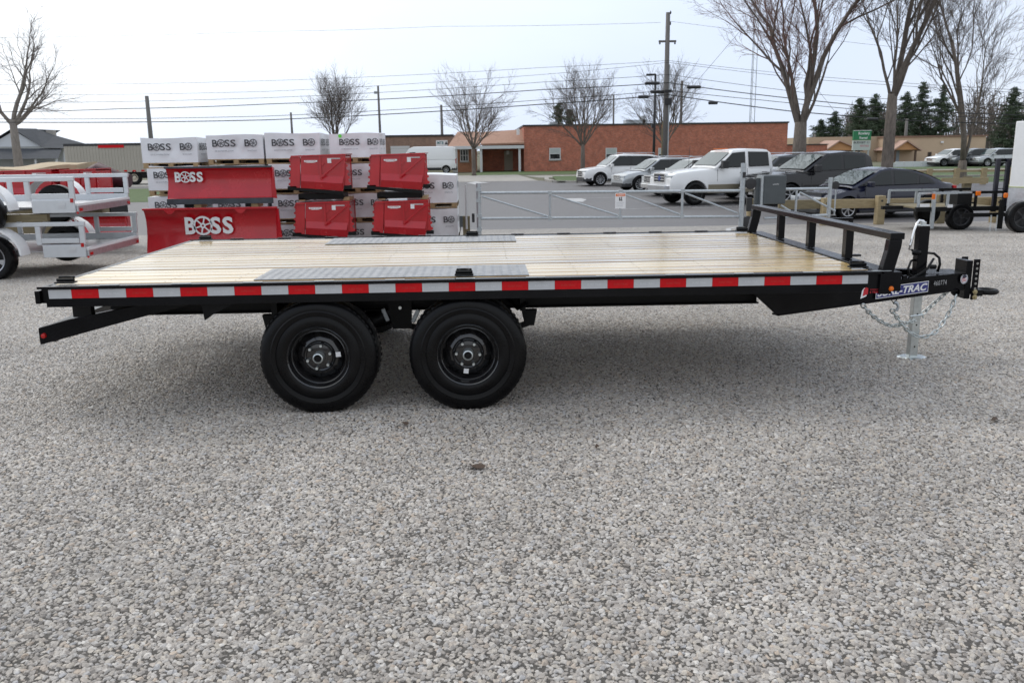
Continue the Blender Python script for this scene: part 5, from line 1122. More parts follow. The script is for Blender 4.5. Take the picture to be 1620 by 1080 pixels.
for k_ in range(5): z = zb2+(zg2-zb2)*(k_+.6)/6; gb(MB().box(xg+.0, 15.075, z-.008, q(1600, 300).x, 15.09, z+.008), 'ramp_bar', blackflat, False)
t = empty('cargo_trailer', (14.6, 13.6, gz(13.6)), 0, 'white enclosed cargo trailer with a ribbed metal stone guard, cut by the right edge', 'cargo trailer'); Y = 13.6
nose = aty(1594, 320, Y+1); tp = aty(1607, 192, Y+1); bt = aty(1598, 336, Y+1); xn = nose.x
def plan_(o=0): return [(xn-o, Y+1), (xn+.62-o, Y-o), (xn+3.6, Y-o), (xn+3.6, Y+2), (xn+.62-o, Y+2+o)]
gb(MB().prism(plan_()[::-1], bt.z+.56, tp.z, 'xy'), 'box_body', white_p, False, bevel=.02); gb(MB().prism(plan_(-.004)[::-1], bt.z, bt.z+.5595, 'xy'), 'lower_body', alu, False)
mb = MB()
for i in range(12):
    z = bt.z+.01+i*.046; P_ = plan_(.012); mb.add([(x, y, z) for x, y in P_]+[(x, y, z+.030) for x, y in P_], [(0, 1, 6, 5), (1, 2, 7, 6), (4, 0, 5, 9), (0, 4, 3, 2, 1), (5, 6, 7, 8, 9)])
gb(mb, 'stone_guard', alu, False)
gb(MB().prism(plan_(.014)[::-1], bt.z+.562, bt.z+.58, 'xy'), 'trim_strip', mat('yellow_edge', rgb(.40, .45, .14), .4), False)
gb(MB().box(xn-1.0, Y+.95, bt.z-.09, xn+3.0, Y+1.05, bt.z-.005), 'frame_rail', blackflat, False); p = aty(1585, 340, Y+.8); gb(MB().box(p.x-.04, Y+.8, gz(Y)+.02, p.x+.04, Y+.88, bt.z+.3), 'jack', blackflat, False)
mb = MB()
for k_ in range(11):
    for dx in (0, .14): mb.tube([(p.x-.24+dx+.012*math.cos(j*math.pi/3), Y+.8, bt.z-.06-.035*k_+.022*math.sin(j*math.pi/3)) for j in range(6)], .005, 4, closed=True)
gb(mb, 'hanging_chain', zinc, False); p = aty(1593, 309, Y+.7); gb(MB().box(p.x-.05, Y+.7, p.z-.06, p.x+.04, Y+.76, p.z+.05), 'breakaway_box', amber, False, bevel=.02)
p = aty(1618, 345, Y); car_wheel(t, p.x-14.6, -.06, .34, .2, plastic_d, 5, False)

# ------------------------------------------------------------------ buildings
def S_(nm, mb, m, par, **k): return mb.build(nm, m, par, world=True, **k)
def windows(par, specs, y, frame_m, pane_m, blind=None):
    for (x0, z0, x1, z1) in specs:
        mb = MB(); t_ = .09
        mb.box(x0, y-.04, z0, x0+t_, y-.002, z1); mb.box(x1-t_, y-.04, z0, x1, y-.002, z1); mb.box(x0+t_, y-.04, z1-t_, x1-t_, y-.002, z1); mb.box(x0+t_, y-.04, z0, x1-t_, y-.002, z0+t_); mb.box(x0+t_, y-.036, (z0+z1)/2-.03, x1-t_, y-.004, (z0+z1)/2+.03)
        f = S_('window', mb, frame_m, par); S_('pane', MB().box(x0+t_, y-.02, z0+t_, x1-t_, y-.001, z1-t_), pane_m, f)
        S_('sill', MB().box(x0-.08, y-.10, z0-.09, x1+.08, y-.001, z0-.002), concrete, f)
        if blind: S_('blind', MB().box(x0+t_, y-.026, (z0+z1)/2, x1-t_, y-.021, z1-t_), blind, f)
blindm = mat('window_blind', rgb(.45, .48, .47), .6); frame_w = mat('window_frame_white', rgb(.6), .5)
BY = 82.0; B0 = FLAT
t = empty('brick_building', (20, BY, B0), 0, 'long low red brick building with flat roof and an orange roofed entrance', 'building')
x0 = aty(829, 230, BY).x; x1 = aty(1245, 230, BY).x; zt = aty(1040, 195, BY).z; xe = aty(1312, 240, BY).x; ze = aty(1280, 228, BY).z
S_('wall', MB().box(x0, BY, B0, x1, BY+25, zt-.15), brick, t); S_('parapet_coping', MB().box(x0-.08, BY-.10, zt-.1495, x1+.08, BY+25, zt), mat('dark_coping', rgb(.03), .5), t)
S_('low_wing', MB().box(x1+.001, BY+.6, B0, xe, BY+18, ze-.1), brick, t); S_('coping', MB().box(x1+.09, BY+.5, ze-.099, xe+.08, BY+18, ze), mat('dark_coping', rgb(.03), .5), t)
ws_ = []
for pa, pb in ((869, 887), (958, 976), (1041, 1057)): a = aty(pa, 253, BY); b = aty(pb, 234, BY); ws_.append((a.x, a.z, b.x, b.z))
windows(t, ws_, BY, frame_w, glass, blindm)
a = aty(1190, 268, BY); b = aty(1212, 246, BY); S_('service_door', MB().box(a.x, BY-.05, B0+.02, b.x, BY-.001, b.z), mat('beige_door', rgb(.36, .31, .24), .5), t)
S_('junction_box', MB().box(x0-.7, BY+.5, 2.9, x0-.4, BY+.7, 3.5), label_w, t)
# recessed entrance and canopy to its left
xl_ = aty(763, 240, BY).x; xc = aty(714, 240, BY).x; ez = aty(790, 228, BY).z
S_('recess_wall', MB().box(xl_, BY+4.2, B0, x0-.001, BY+4.5, ez+.9), brick, t)
S_('side_wall', MB().box(xc+.4, BY+1.0, B0, xl_-.6, BY+12, ez), brick_or, t)
rf = mat('orange_shingle_roof', rgb(.28, .15, .10), .75, col2=rgb(.38, .22, .15), vscale=6)
zr1 = aty(735, 208.5, BY+6).z; zr2 = aty(815, 205, BY+4.1).z
S_('canopy_roof', MB().add([(xc-.3, BY-.6, ez-.15), (xl_-.2, BY-.6, ez-.15), (xl_-.2, BY+6, zr1), (xc+.5, BY+6, zr1), (xc-.3, BY-.6, ez-.3), (xl_-.2, BY-.6, ez-.3), (xl_-.2, BY+8, ez-.3), (xc-.3, BY+8, ez-.3)], [(0, 1, 2, 3), (4, 7, 6, 5), (0, 4, 5, 1), (1, 5, 6, 2), (3, 7, 4, 0), (2, 6, 7, 3)]), rf, t)
S_('canopy_roof', MB().add([(xl_-.15, BY-.3, ez+.05), (x0+.02, BY-.3, ez+.12), (x0+.02, BY+4.1, zr2), (xl_-.15, BY+4.1, zr1-.1), (xl_-.15, BY-.3, ez-.1), (x0+.02, BY-.3, ez-.05), (x0+.02, BY+4.1, ez), (xl_-.15, BY+4.1, ez)], [(0, 1, 2, 3), (4, 7, 6, 5), (0, 4, 5, 1), (1, 5, 6, 2), (3, 7, 4, 0), (2, 6, 7, 3)]), rf, t)
S_('canopy_fascia', MB().box(xc-.3, BY-.68, ez-.45, x0-.01, BY-.60, ez-.151), frame_w, t)
for px in (718, 722, 748, 761, 822): x = aty(px, 250, BY-.4).x; S_('column', MB().box(x-.11, BY-.5, B0, x+.11, BY-.3, ez-.301), frame_w, t)
a = aty(728, 256, BY+1); b = aty(741, 236, BY+1)
windows(t, [(a.x, a.z, b.x, b.z)], BY+1.0, frame_w, glass)
for k_ in range(2): x = a.x+(b.x-a.x)*(k_+1)/3; S_('mullion', MB().box(x-.04, BY+.95, a.z, x+.04, BY+.997, b.z), frame_w, t)
a = aty(798, 270, BY+4.2); b = aty(811, 239, BY+4.2); d_ = S_('door', MB().box(a.x, BY+4.14, B0+.03, b.x, BY+4.199, b.z), mat('beige_door', rgb(.36, .31, .24), .5), t); S_('door_notice', MB().box((a.x+b.x)/2-.2, BY+4.12, 1.0, (a.x+b.x)/2+.1, BY+4.139, 1.4), label_w, d_)
for px, w_, h_ in ((1005, 2.2, .5), (875, .8, .35), (1016, .3, .9)): x = aty(px, 195, BY+6).x; S_('rooftop_unit', MB().box(x-w_/2, BY+5, zt-.2, x+w_/2, BY+7, zt+h_), galv, t)
# brown building on the left of it
Y2 = 96.0; t = empty('brown_building', (-6, Y2, B0), 0, 'flat roofed brown block building with white overhead door and small sign', 'building')
xa = aty(508, 230, Y2).x; xb = aty(716, 230, Y2).x; zt2 = aty(660, 213.5, Y2).z
S_('wall', MB().box(xa, Y2, B0, xb, Y2+20, zt2-.2), brick_br, t); S_('coping', MB().box(xa-.1, Y2-.1, zt2-.199, xb+.1, Y2+20, zt2), mat('dark_coping', rgb(.03), .5), t)
a = aty(619, 260, Y2); b = aty(648, 231, Y2); od = S_('overhead_door', MB().box(a.x, Y2-.06, B0+.02, b.x, Y2-.001, b.z), frame_w, t)
for k_ in range(4): z = B0+.6*(k_+1); S_('door_panel_line', MB().box(a.x, Y2-.066, z, b.x, Y2-.061, z+.03), concrete, od)
a = aty(690, 232, Y2); b = aty(708, 222, Y2); sg = S_('wall_sign', MB().box(a.x, Y2-.1, a.z, b.x, Y2-.001, b.z), label_w, t); S_('sign_frame', MB().box(a.x-.06, Y2-.09, a.z-.06, b.x+.06, Y2-.102+.06, a.z-.001), printdark, sg)
S_('sign_drop', MB().prism([((a.x+b.x)/2+.3, a.z+.2), ((a.x+b.x)/2+.7, a.z+.2), ((a.x+b.x)/2+.5, b.z-.1)], Y2-.11, Y2-.101), printdark, sg); S_('lettering', MB().text('MTB', (a.x+.15, Y2-.112, a.z+.25), (1, 0, 0), (0, 0, 1), w_=.7, h=.3, bold=.02), mat('teal_print', rgb(.05, .2, .22), .5), sg)
# tan building far right
Y3 = 104.0; t = empty('tan_building', (52, Y3, B0), 0, 'tan rendered commercial building with two small orange gabled porches', 'building')
tanm = mat('tan_render', rgb(.52, .39, .27), .85, var=.06, vscale=.5); xa = aty(1292, 240, Y3).x; xb = aty(1558, 240, Y3).x; zt3 = aty(1450, 216, Y3).z
S_('wall', MB().box(aty(1405, 240, Y3).x, Y3, B0-.5, xb, Y3+22, zt3-.1), tanm, t); S_('wall_wing', MB().box(xa, Y3+3, B0-.5, aty(1405, 240, Y3).x-.01, Y3+20, zt3+.1), mat('pale_tan_render', rgb(.42, .33, .23), .85, var=.06), t); S_('roof_edge', MB().box(aty(1405, 240, Y3).x-.15, Y3-.15, zt3-.099, xb+.15, Y3+22, zt3+.08), mat('roof_brown', rgb(.22, .13, .09), .7), t)
for pa, pb, pe, pz in ((1308, 1362, 224, 237), (1416, 1452, 224, 236)):
    a = aty(pa, pz, Y3-2); b = aty(pb, pz, Y3-2); ap = aty((pa+pb)/2-(8 if pa < 1400 else 0), pe, Y3-2)
    S_('porch_gable', MB().prism([(a.x, a.z-.1), (b.x, a.z-.1), (ap.x, ap.z)], Y3-2, Y3+2.9), mat('orange_gable', rgb(.52, .27, .12), .7), t)
    mb = MB(); mb.beam((a.x-.4, Y3+.4, a.z-.2), (ap.x, Y3+.4, ap.z+.08), 5.4, .14, (0, 0, 1)); mb.beam((ap.x, Y3+.4, ap.z+.08), (b.x+.4, Y3+.4, a.z-.2), 5.4, .14, (0, 0, 1)); S_('porch_roof', mb, mat('pink_shingles', rgb(.42, .28, .22), .8), t)
    for x in (a.x+.15, b.x-.15): S_('porch_post', MB().box(x-.1, Y3-1.9, B0-.5, x+.1, Y3-1.7, a.z-.101), mat('brown_post', rgb(.10, .06, .04), .6), t)
ws_ = []
for pa, pb in ((1467, 1474), (1496, 1502), (1507, 1515)): a = aty(pa, 248, Y3); b = aty(pb, 240.5, Y3); ws_.append((a.x, a.z, b.x, b.z))
windows(t, ws_, Y3, mat('brown_frame', rgb(.12, .08, .06), .6), glass); a = aty(1417, 255, Y3); b = aty(1423, 238, Y3); S_('door', MB().box(a.x, Y3-.06, B0, b.x, Y3-.001, b.z), mat('pale_blue_door', rgb(.3, .36, .42), .4), t); a = aty(1488, 225, Y3); S_('wall_lamp', MB().box(a.x, Y3-.2, a.z-.12, a.x+.3, Y3-.001, a.z+.12), label_w, t)
# long white structure / parked campers before the tan building
Y4 = 78.0; t = empty('white_enclosure', (46, Y4, B0), 0, 'long low white panel fence in front of the tan building', 'fence')
a = aty(1400, 256, Y4); 
for k_ in range(14): xa_ = aty(1402+k_*14, 262, Y4).x; xb_ = aty(1416+k_*14, 262, Y4).x; S_('fence_panel', MB().box(xa_+.03, Y4, B0, xb_-.03, Y4+.12, a.z+(0 if k_ % 5 else -.12)), mat('white_panel', rgb(.58, .60, .61), .5, var=.05), t)
t = empty('green_sign', (25, 60, B0), 0, 'green and white business sign board on posts behind the black pickup truck', 'sign'); Y5 = 60.0
a = aty(1350, 222, Y5); b = aty(1379, 206, Y5); S_('sign_panel', MB().box(a.x, Y5, a.z, b.x, Y5+.2, b.z), mat('sign_green', rgb(.02, .20, .08), .4), t)
S_('lettering', MB().text('Rowlery', (a.x+.35, Y5-.006, a.z+.33), (1, 0, 0), (0, 0, 1), w_=.85, h=.26, bold=.03), label_w, t); S_('lettering', MB().text('Rental', (a.x+.45, Y5-.006, a.z+.08), (1, 0, 0), (0, 0, 1), w_=.6, h=.17, bold=.03), label_w, t); S_('sign_border', MB().box(a.x-.03, Y5-.004, b.z-.04, b.x+.03, Y5-.001, b.z), label_w, t)
c = aty(1350, 238, Y5); S_('letter_board', MB().box(a.x, Y5+.01, c.z, b.x, Y5+.19, a.z-.03), mat('board_white', rgb(.5, .54, .52), .5), t); S_('lettering', MB().text('BUDGET 11', (a.x+.05, Y5+.006, a.z-.25), (1, 0, 0), (0, 0, 1), w_=1.15, h=.15, bold=.03), printdark, t); S_('lettering', MB().text('RENTALS', (a.x+.55, Y5+.006, a.z-.48), (1, 0, 0), (0, 0, 1), w_=.65, h=.13, bold=.02), mat('print_pink', rgb(.5, .12, .15), .5), t)
for x in (a.x+.1, b.x-.15): S_('post', MB().box(x, Y5+.06, B0, x+.1, Y5+.16, c.z-.001), galv, t)
# grey roofed house on the left
Y6 = 84.0; t = empty('grey_house', (-46, Y6, B0), 0, 'house with dark grey shingle roof and white gable behind the stacked trailers', 'house')
roofm = mat('grey_shingles', rgb(.045, .05, .058), .85, var=.15, vscale=2); sid = mat('pale_siding', rgb(.62, .64, .66), .6)
def W6(px, py, y=Y6): p = aty(px, py, y); return (p.x, y, p.z)
gl = W6(-25, 233); gr_ = W6(62, 232); ap = W6(20, 207); 
S_('wall', MB().box(gl[0]+.6, Y6+.5, B0, W6(104, 240)[0]-.5, Y6+10, gl[2]), sid, t)
S_('gable', MB().prism([(gl[0], gl[2]), (gr_[0], gr_[2]), (ap[0], ap[2])], Y6+.3, Y6+.5), sid, t)
rdg = W6(86, 214, Y6+4); er = W6(105, 235, Y6)
S_('roof', MB().add([(ap[0], Y6, ap[2]+.25), (gl[0]-.5, Y6, gl[2]-.1), (gl[0]-.5, Y6+10, gl[2]-.1), (ap[0], Y6+10, ap[2]+.25)], [(0, 1, 2, 3)]), roofm, t)
S_('roof', MB().add([(ap[0], Y6, ap[2]+.25), (gr_[0]+.3, Y6-.1, gr_[2]-.1), (er[0], Y6-.1, er[2]), (rdg[0], Y6+4, rdg[2]), (ap[0]+.1, Y6+4.5, ap[2]+.3)], [(0, 1, 2, 3, 4)]), roofm, t)
S_('roof', MB().add([(er[0], Y6-.1, er[2]), (er[0]+.2, Y6+8, er[2]), (rdg[0], Y6+4, rdg[2])], [(0, 1, 2)]), roofm, t)
pz = W6(0, 252, Y6-2); S_('porch_roof', MB().add([(gl[0]-2, Y6+.2, gl[2]-.1), (er[0]-.5, Y6+.2, er[2]), (er[0]+.3, Y6-2.6, pz[2]), (gl[0]-2, Y6-2.6, pz[2])], [(0, 3, 2, 1)]), roofm, t)
for k_ in range(5): x = gl[0]+k_*(er[0]-gl[0])/4; S_('porch_post', MB().box(x-.08, Y6-2.4, B0, x+.08, Y6-2.24, pz[2]-.05), sid, t)
S_('chimney', MB().box(rdg[0]-.9, Y6+4.2, rdg[2]-.8, rdg[0]-.2, Y6+4.9, rdg[2]+.5), concrete, t)
# beige semi trailer
Y7 = 60.0; t = empty('semi_trailer', (-22, Y7, B0), 0, 'long beige ribbed semi trailer with red conspicuity blocks parked beyond the lawn', 'semi trailer')
xa = aty(104, 260, Y7).x; xb = aty(236, 260, Y7).x; zt7 = aty(160, 227.5, Y7).z; zb7 = aty(160, 273, Y7).z; bei = mat('beige_panel', rgb(.40, .37, .31), .5, var=.06, vscale=1)
S_('box_body', MB().box(xa, Y7, zb7, xb, Y7+2.5, zt7), bei, t); n_ = 26
rib_me = MB().box(-.035, -.03, zb7, .035, -.001, zt7-.15).mesh('rib', bei)
for i in range(n_): link('rib', rib_me, t, (xa+.2+(xb-xa-.4)*i/(n_-1)-t.location.x, 0, -t.location.z))
S_('top_rail', MB().box(xa, Y7-.04, zt7-.149, xb, Y7-.001, zt7+.02), mat('dark_coping', rgb(.03), .5), t); a = aty(155, 230, Y7); b = aty(196, 230, Y7); S_('red_lettering_band', MB().box(a.x, Y7-.05, zt7-.30, b.x, Y7-.041, zt7-.10), redtape, t)
for i in range(14): x = xa+.4+i*.62; S_('reflector', MB().box(x, Y7-.04, zb7+.04, x+.22, Y7-.032, zb7+.14), redtape, t)
S_('chassis', MB().box(xa-2, Y7+.05, zb7-.45, xb, Y7+2.4, zb7-.01), blackflat, t)
for px in (153, 185, 213):
    p = aty(px, 286, Y7); wl_ = empty('wheel', (p.x-t.location.x, -.02, .50)); wl_.parent = t
    link('tyre', MB().lathe([(.28, .02), (.34, 0), (.47, .01), (.5, .05), (.5, .25), (.3, .27)], 24).mesh('tyre', rubber, smooth=40), wl_); link('rim', MB().lathe([(.285, .03), (.27, .01), (.2, .08), (.1, .06), (.08, .0), (0, 0)], 20).mesh('rim', mat('cream_rim', rgb(.5, .45, .36), .5), smooth=40), wl_)

# ------------------------------------------------------------------ trees
def rot_away(d, ang, az):
    a = d.cross(Vector((0, 0, 1)));
    if a.length < .05: a = Vector((1, 0, 0))
    a.normalize(); b = d.cross(a); return (d*math.cos(ang)+(a*math.cos(az)+b*math.sin(az))*math.sin(ang)).normalized()
def bare_tree(base, H, r0, seed, label, forks=(), fork_h=.28, lim=5, spread=.75, twm=twig, dens=1.0, trunk_m=bark, group=None, lean=(0, 0), tr=.011):
    rg = random.Random(seed); t = empty('bare_tree', base, 0, label, 'tree', group)
    mt, ml, mw = MB(), MB(), MB(); cnt = [0]
    def grow(p, d, L_, r, lv):
        n_ = 5 if lv < 2 else 4 if lv < 4 else 3; P = [p]; D = [d]
        for i in range(n_):
            d = (d+Vector((rg.gauss(0, 1), rg.gauss(0, 1), rg.gauss(0, .6)))*(.09 if lv < 2 else .15)+Vector((0, 0, .06 if lv < 3 else .03))).normalized(); P.append(P[-1]+d*(L_/n_)); D.append(d)
        rr = [r*(1-.50*i/n_) if lv < lim else r*(1-.75*i/n_) for i in range(n_+1)]
        (mt if lv == 0 else ml if lv <= 2 else mw).tube(P, rr, 10 if lv == 0 else 7 if lv < 2 else 4 if lv < 4 else 3, caps=lv < 2)
        cnt[0] += 1
        if lv >= lim: return
        k_ = (4, 5, 5, 5, 4, 4)[lv] if lv < 6 else 3
        k_ = max(2, int(k_*dens+rg.random()))
        for j in range(k_):
            f = .25+.75*(j+rg.random()*.8)/k_; f = min(f, 1); i = min(int(f*n_), n_-1); q = P[i].lerp(P[i+1], f*n_-i)
            dd = rot_away(D[i], rg.uniform(.35, spread), rg.uniform(0, 6.28)); grow(q, dd, L_*rg.uniform(.45, .72), max(rr[i]*rg.uniform(.42, .62), tr), lv+1)
        grow(P[-1], rot_away(D[-1], rg.uniform(0, .25), rg.uniform(0, 6.28)), L_*.62, rr[-1]*.85, lv+1)
    if forks:
        fh = H*fork_h; top = Vector((lean[0], lean[1], fh)); mt.tube([(0, 0, -.1), (0, 0, .15), Vector((lean[0]*.5, 0, fh*.5)), top], [r0*1.45, r0*1.12, r0, r0*.82], 14)
        for (dx, dy, h, rk) in forks: grow(top-Vector((0, 0, min(.5, fh*.15))), Vector((dx, dy, 1)).normalized(), H*h, r0*rk, 1)
    else: grow(Vector((0, 0, -.05)), Vector((lean[0]*.1, lean[1]*.1, 1)).normalized(), H*.42, r0, 0)
    mt.build('trunk', trunk_m, t, smooth=True); ml.build('limbs', trunk_m, t, smooth=True); mw.build('twigs', twm, t); return t
def vase(seed, n_=9):
    rg = random.Random(seed); F = []
    for i in range(n_):
        a = 2*math.pi*i/n_+rg.uniform(-.3, .3); s_ = rg.choice((.18, .45, .75, 1.05))*rg.uniform(.85, 1.15); F.append((math.cos(a)*s_, math.sin(a)*s_, .36-.07*s_, rg.uniform(.34, .48)))
    return tuple(F)
def gnd(px, py): return tuple(atz(px, py, FLAT))
# the three large maples at the right
bare_tree((18.6, 39.5, FLAT), 15, .35, 11, 'large multi stemmed budding tree behind the black pickup truck', forks=((-.24, .1, .36, .44), (.05, -.1, .42, .50), (.24, .1, .38, .46), (-.55, -.1, .22, .24), (-.06, .3, .36, .34), (.45, .2, .26, .26)), fork_h=.22, lim=6, spread=.47, twm=twig_bud, dens=.72, tr=.007)
bare_tree((22.25, 37.5, FLAT), 15, .27, 23, 'large bare tree with one thick trunk beside the green sign', forks=((-.06, .1, .42, .56), (.12, -.1, .42, .56), (-.36, 0, .28, .30), (.38, .1, .34, .34), (.0, -.35, .3, .26)), fork_h=.30, lim=6, spread=.48, dens=.76, tr=.007)
bare_tree((31.8, 48, FLAT), 16, .27, 37, 'twin trunk bare tree left of the white cargo trailer', forks=((-.06, .0, .45, .60), (.07, 0, .45, .60), (.3, .2, .30, .36)), fork_h=.07, lim=6, spread=.48, dens=.76, tr=.008)
bare_tree(gnd(750, 278), 9.6, .17, 4, 'small bare tree on the lawn before the orange roofed entrance', forks=vase(1), fork_h=.27, spread=.62, dens=.80, lim=5, tr=.007)
bare_tree((10.9, 68.5, FLAT), 9.9, .18, 21, 'bare tree in front of the long brick wall behind the white SUV', forks=vase(2, 10), fork_h=.27, spread=.62, dens=.80, lim=5, tr=.007)
bare_tree((17.6, 68, FLAT), 9.6, .16, 15, 'bare tree in front of the brick wall right of the tall utility pole', forks=vase(3, 8), fork_h=.27, spread=.62, dens=.78, lim=5, tr=.007)
bare_tree((-12.6, 88, FLAT), 11.0, .19, 16, 'bare tree behind the wrapped pallets, left of the brown building', forks=vase(4, 10), fork_h=.27, spread=.62, dens=.82, lim=5, tr=.009)
ok_ = aty(22, 205, 66)
bare_tree((ok_.x, 66, FLAT), 13.0, .32, 19, 'large bare oak standing by the grey roofed house at the left edge', forks=((-.6, 0, .26, .5), (-.05, .1, .34, .6), (.55, .1, .30, .5), (1.1, 0, .27, .42), (1.6, .1, .2, .3)), fork_h=.38, lim=5, spread=.85, dens=.74, tr=.008, trunk_m=mat('pale_bark', rgb(.16, .14, .12), .9, col2=rgb(.26, .23, .20), vscale=10, bump=.6, bscale=25, stretch=(1, 1, .3)))
def pine(base, H, rad, seed, label, group=None):
    rg = random.Random(seed); t = empty('pine_tree', base, 0, label, 'tree', group)
    MB().tube([(0, 0, 0), (0, 0, H*.5), (0, 0, H*.97)], [H*.016, H*.011, .02], 8).build('trunk', bark, t)
    mb = MB(); z = H*.16
    while z < H:
        f = 1-(z/H); R_ = rad*(f**.6)*(.35+.85*rg.random())+.15
        for k_ in range(rg.randint(5, 8)):
            a = rg.uniform(0, 6.28); L_ = R_*rg.uniform(.55, 1.15); e = Vector((math.cos(a), math.sin(a), rg.uniform(-.15, .28)))
            m_ = max(3, int(L_*7))
            for j in range(m_):
                c = Vector((0, 0, z))+e*L_*(.2+.8*j/m_)
                for q_ in range(5):
                    s_ = .16+.16*rg.random(); v = Vector((rg.gauss(0, 1), rg.gauss(0, 1), rg.gauss(0, .7)))*.17+c; u = Vector((rg.gauss(0, 1), rg.gauss(0, 1), rg.gauss(0, .8))).normalized()*s_*1.7; w_ = Vector((rg.gauss(0, 1), rg.gauss(0, 1), rg.gauss(0, 1))).normalized()*s_*.45
                    b = len(mb.v); mb.v += [tuple(v-u*.5), tuple(v+w_), tuple(v+u*.6)]; mb.f.append((b, b+1, b+2)); mb.m.append(0)
        z += H*.022+.08
    mb.build('crown', pine_m, t); return t
PL = [(1300, 190, 150, 2.6, 'far conifer just right of the brick building'), (1322, 178, 150, 2.6, 'far pointed conifer left of the green sign'), (884, 163, 118, 1.9, 'left one of the two conifers showing above the brick roof'), (901, 173, 118, 1.7, 'right one of the two conifers showing above the brick roof'),
      (1362, 155, 138, 3.0, 'tall pine left of the thick trunk tree'), (1386, 150, 141, 3.2, 'tall pine directly behind the thick trunk tree'), (1436, 147, 138, 3.0, 'tall pine above the small gabled porch'), (1462, 131, 140, 3.0, 'tallest pine, left one of the pair above the tan building'), (1494, 136, 138, 3.0, 'tall pine, right one of the pair above the tan building'), (1606, 138, 136, 3.2, 'dense pine above the white cargo trailer')]
for i, (px, pt_, D_, rad, lb) in enumerate(PL):
    p = aty(px, pt_, D_); pine((p.x, D_, FLAT-.3), p.z-FLAT+.3, rad*1.35, 100+i, lb, 'pines behind the buildings')
# far bare woods as one mass
rg = random.Random(77); mb = MB()
for i in range(420):
    y = rg.uniform(150, 215); px = rg.choice([rg.uniform(1375, 1760), rg.uniform(1480, 1760), rg.uniform(1340, 1420)]); x = aty(px, 240, y).x; h = rg.uniform(5.5, 9.6)*(1.25 if px > 1500 else .95)
    mb.tube([(x, y, FLAT), (x+rg.gauss(0, .5), y, h*.5), (x+rg.gauss(0, 1), y, h)], [.22, .14, .03], 3, caps=False)
    for j in range(55):
        z = h*rg.uniform(.12, 1.0); s_ = (1-.5*z/h)*2.6; a = Vector((x+rg.gauss(0, s_*.5), y+rg.gauss(0, s_*.5), z)); d = Vector((rg.gauss(0, 1), rg.gauss(0, 1), abs(rg.gauss(0, 1)))).normalized()*rg.uniform(.6, 1.6); w_ = Vector((rg.gauss(0, 1), rg.gauss(0, 1), rg.gauss(0, 1))).normalized()*.09
        b = len(mb.v); mb.v += [tuple(a-w_), tuple(a+w_), tuple(a+d)]; mb.f.append((b, b+1, b+2)); mb.m.append(0)
o = mb.build('far_woods', mat('far_bare_wood', rgb(.085, .075, .066), .9, col2=rgb(.14, .115, .095), vscale=.3)); tag(o, 'brown leafless woods beyond the tan building', 'woods', kind='stuff')
mb = MB(); rg = random.Random(5)     # low line of far growth along the horizon
for i in range(9000):
    x = rg.uniform(-190, 150); y = rg.uniform(170, 190); z = FLAT+rg.uniform(0, 2.6+1.2*math.sin(x*.07)+.8*math.sin(x*.31)); u = Vector((rg.gauss(0, 1), 0, rg.gauss(0, 1)))*.28; w_ = Vector((rg.gauss(0, 1), 0, abs(rg.gauss(0, 1))))*.28
    b = len(mb.v); mb.v += [(x, y, z), (x+u.x, y, z+u.z), (x+w_.x, y+.3, z+w_.z)]; mb.f.append((b, b+1, b+2)); mb.m.append(0)
tag(mb.build('far_hedge', mat('far_bare_wood', rgb(.085, .075, .066), .9)), 'low line of brush along the horizon', 'brush', kind='stuff')

# ------------------------------------------------------------------ poles, mast and wires
def pole(px, ptop, y, r, label, name='utility_pole', m=pole_m):
    a = aty(px, ptop, y); t = empty(name, (a.x, y, FLAT), 0, label, 'pole'); MB().tube([(0, 0, 0), (0, 0, (a.z-FLAT)*.5), (0, 0, a.z-FLAT)], [r*1.25, r*1.1, r*.9], 12).build('pole', m, t, smooth=True); return t, a.z-FLAT
t, h = pole(1057, 20, 52, .15, 'tall wooden utility pole with crossarm between the silver crossover and white pickup')
z = h-1.72; MB().box(-.55, -.06, z-.06, .55, .06, z+.06).build('crossarm', pole_m, t)
for x in (-.48, .48): MB().lathe([(.05, z-.18), (.05, z-.07)], 8, (x, 0, 0), 'z').build('insulator', plastic_d, t)
MB().tube([(.19, -.06, 0), (.17, -.06, h*.70)], .045, 8).build('conduit', galv, t); MB().tube([(-.22, .0, 0), (-.16, .0, h*.36)], .05, 8).build('guard', timber_d, t)
for zz in (h-.1, h-.75): MB().lathe([(.03, zz), (.05, zz+.12), (.02, zz+.2)], 8, (.16, 0, 0), 'z').build('insulator', plastic_d, t)
MB().box(-.14, -.3, h*.46, .3, -.16, h*.50).build('cable_bracket', plastic_d, t); MB().box(-.14, -.3, h*.535, .3, -.16, h*.55).build('cable_bracket', plastic_d, t)
t, h = pole(1037, 118, 54, .08, 'slim parking lot light pole left of the tall utility pole', 'light_pole', plastic_d); MB().box(-.6, -.12, h-.06, .02, .12, h+.04).build('lamp_head', plastic_d, t); MB().box(-.2, -.15, h*.50, .02, .15, h*.54).build('camera_box', plastic_d, t)
pole(232, 152, 56, .14, 'plain grey wooden pole behind the leftmost pallet stack'); t, h = pole(598, 136, 100, .13, 'tall thin pole with lamp behind the wrapped pallets'); MB().box(-.5, -.1, h-.9, 0, .1, h-.6).build('lamp_head', galv, t)
pole(460, 178, 110, .14, 'short distant pole left of the bare tree behind the pallets'); pole(698, 166, 100, .15, 'distant pole above the brown building roof'); pole(1079, 128, 90, .14, 'pole behind the brick building, right of the tall utility pole'); pole(971, 150, 100, .10, 'thin pole behind the bare tree above the brick roof')
pole(1435, 188, 128, .22, 'pale pole with transformer behind the tan building'); pole(1289, 212, 120, .16, 'thin pole at the right end of the brick building')
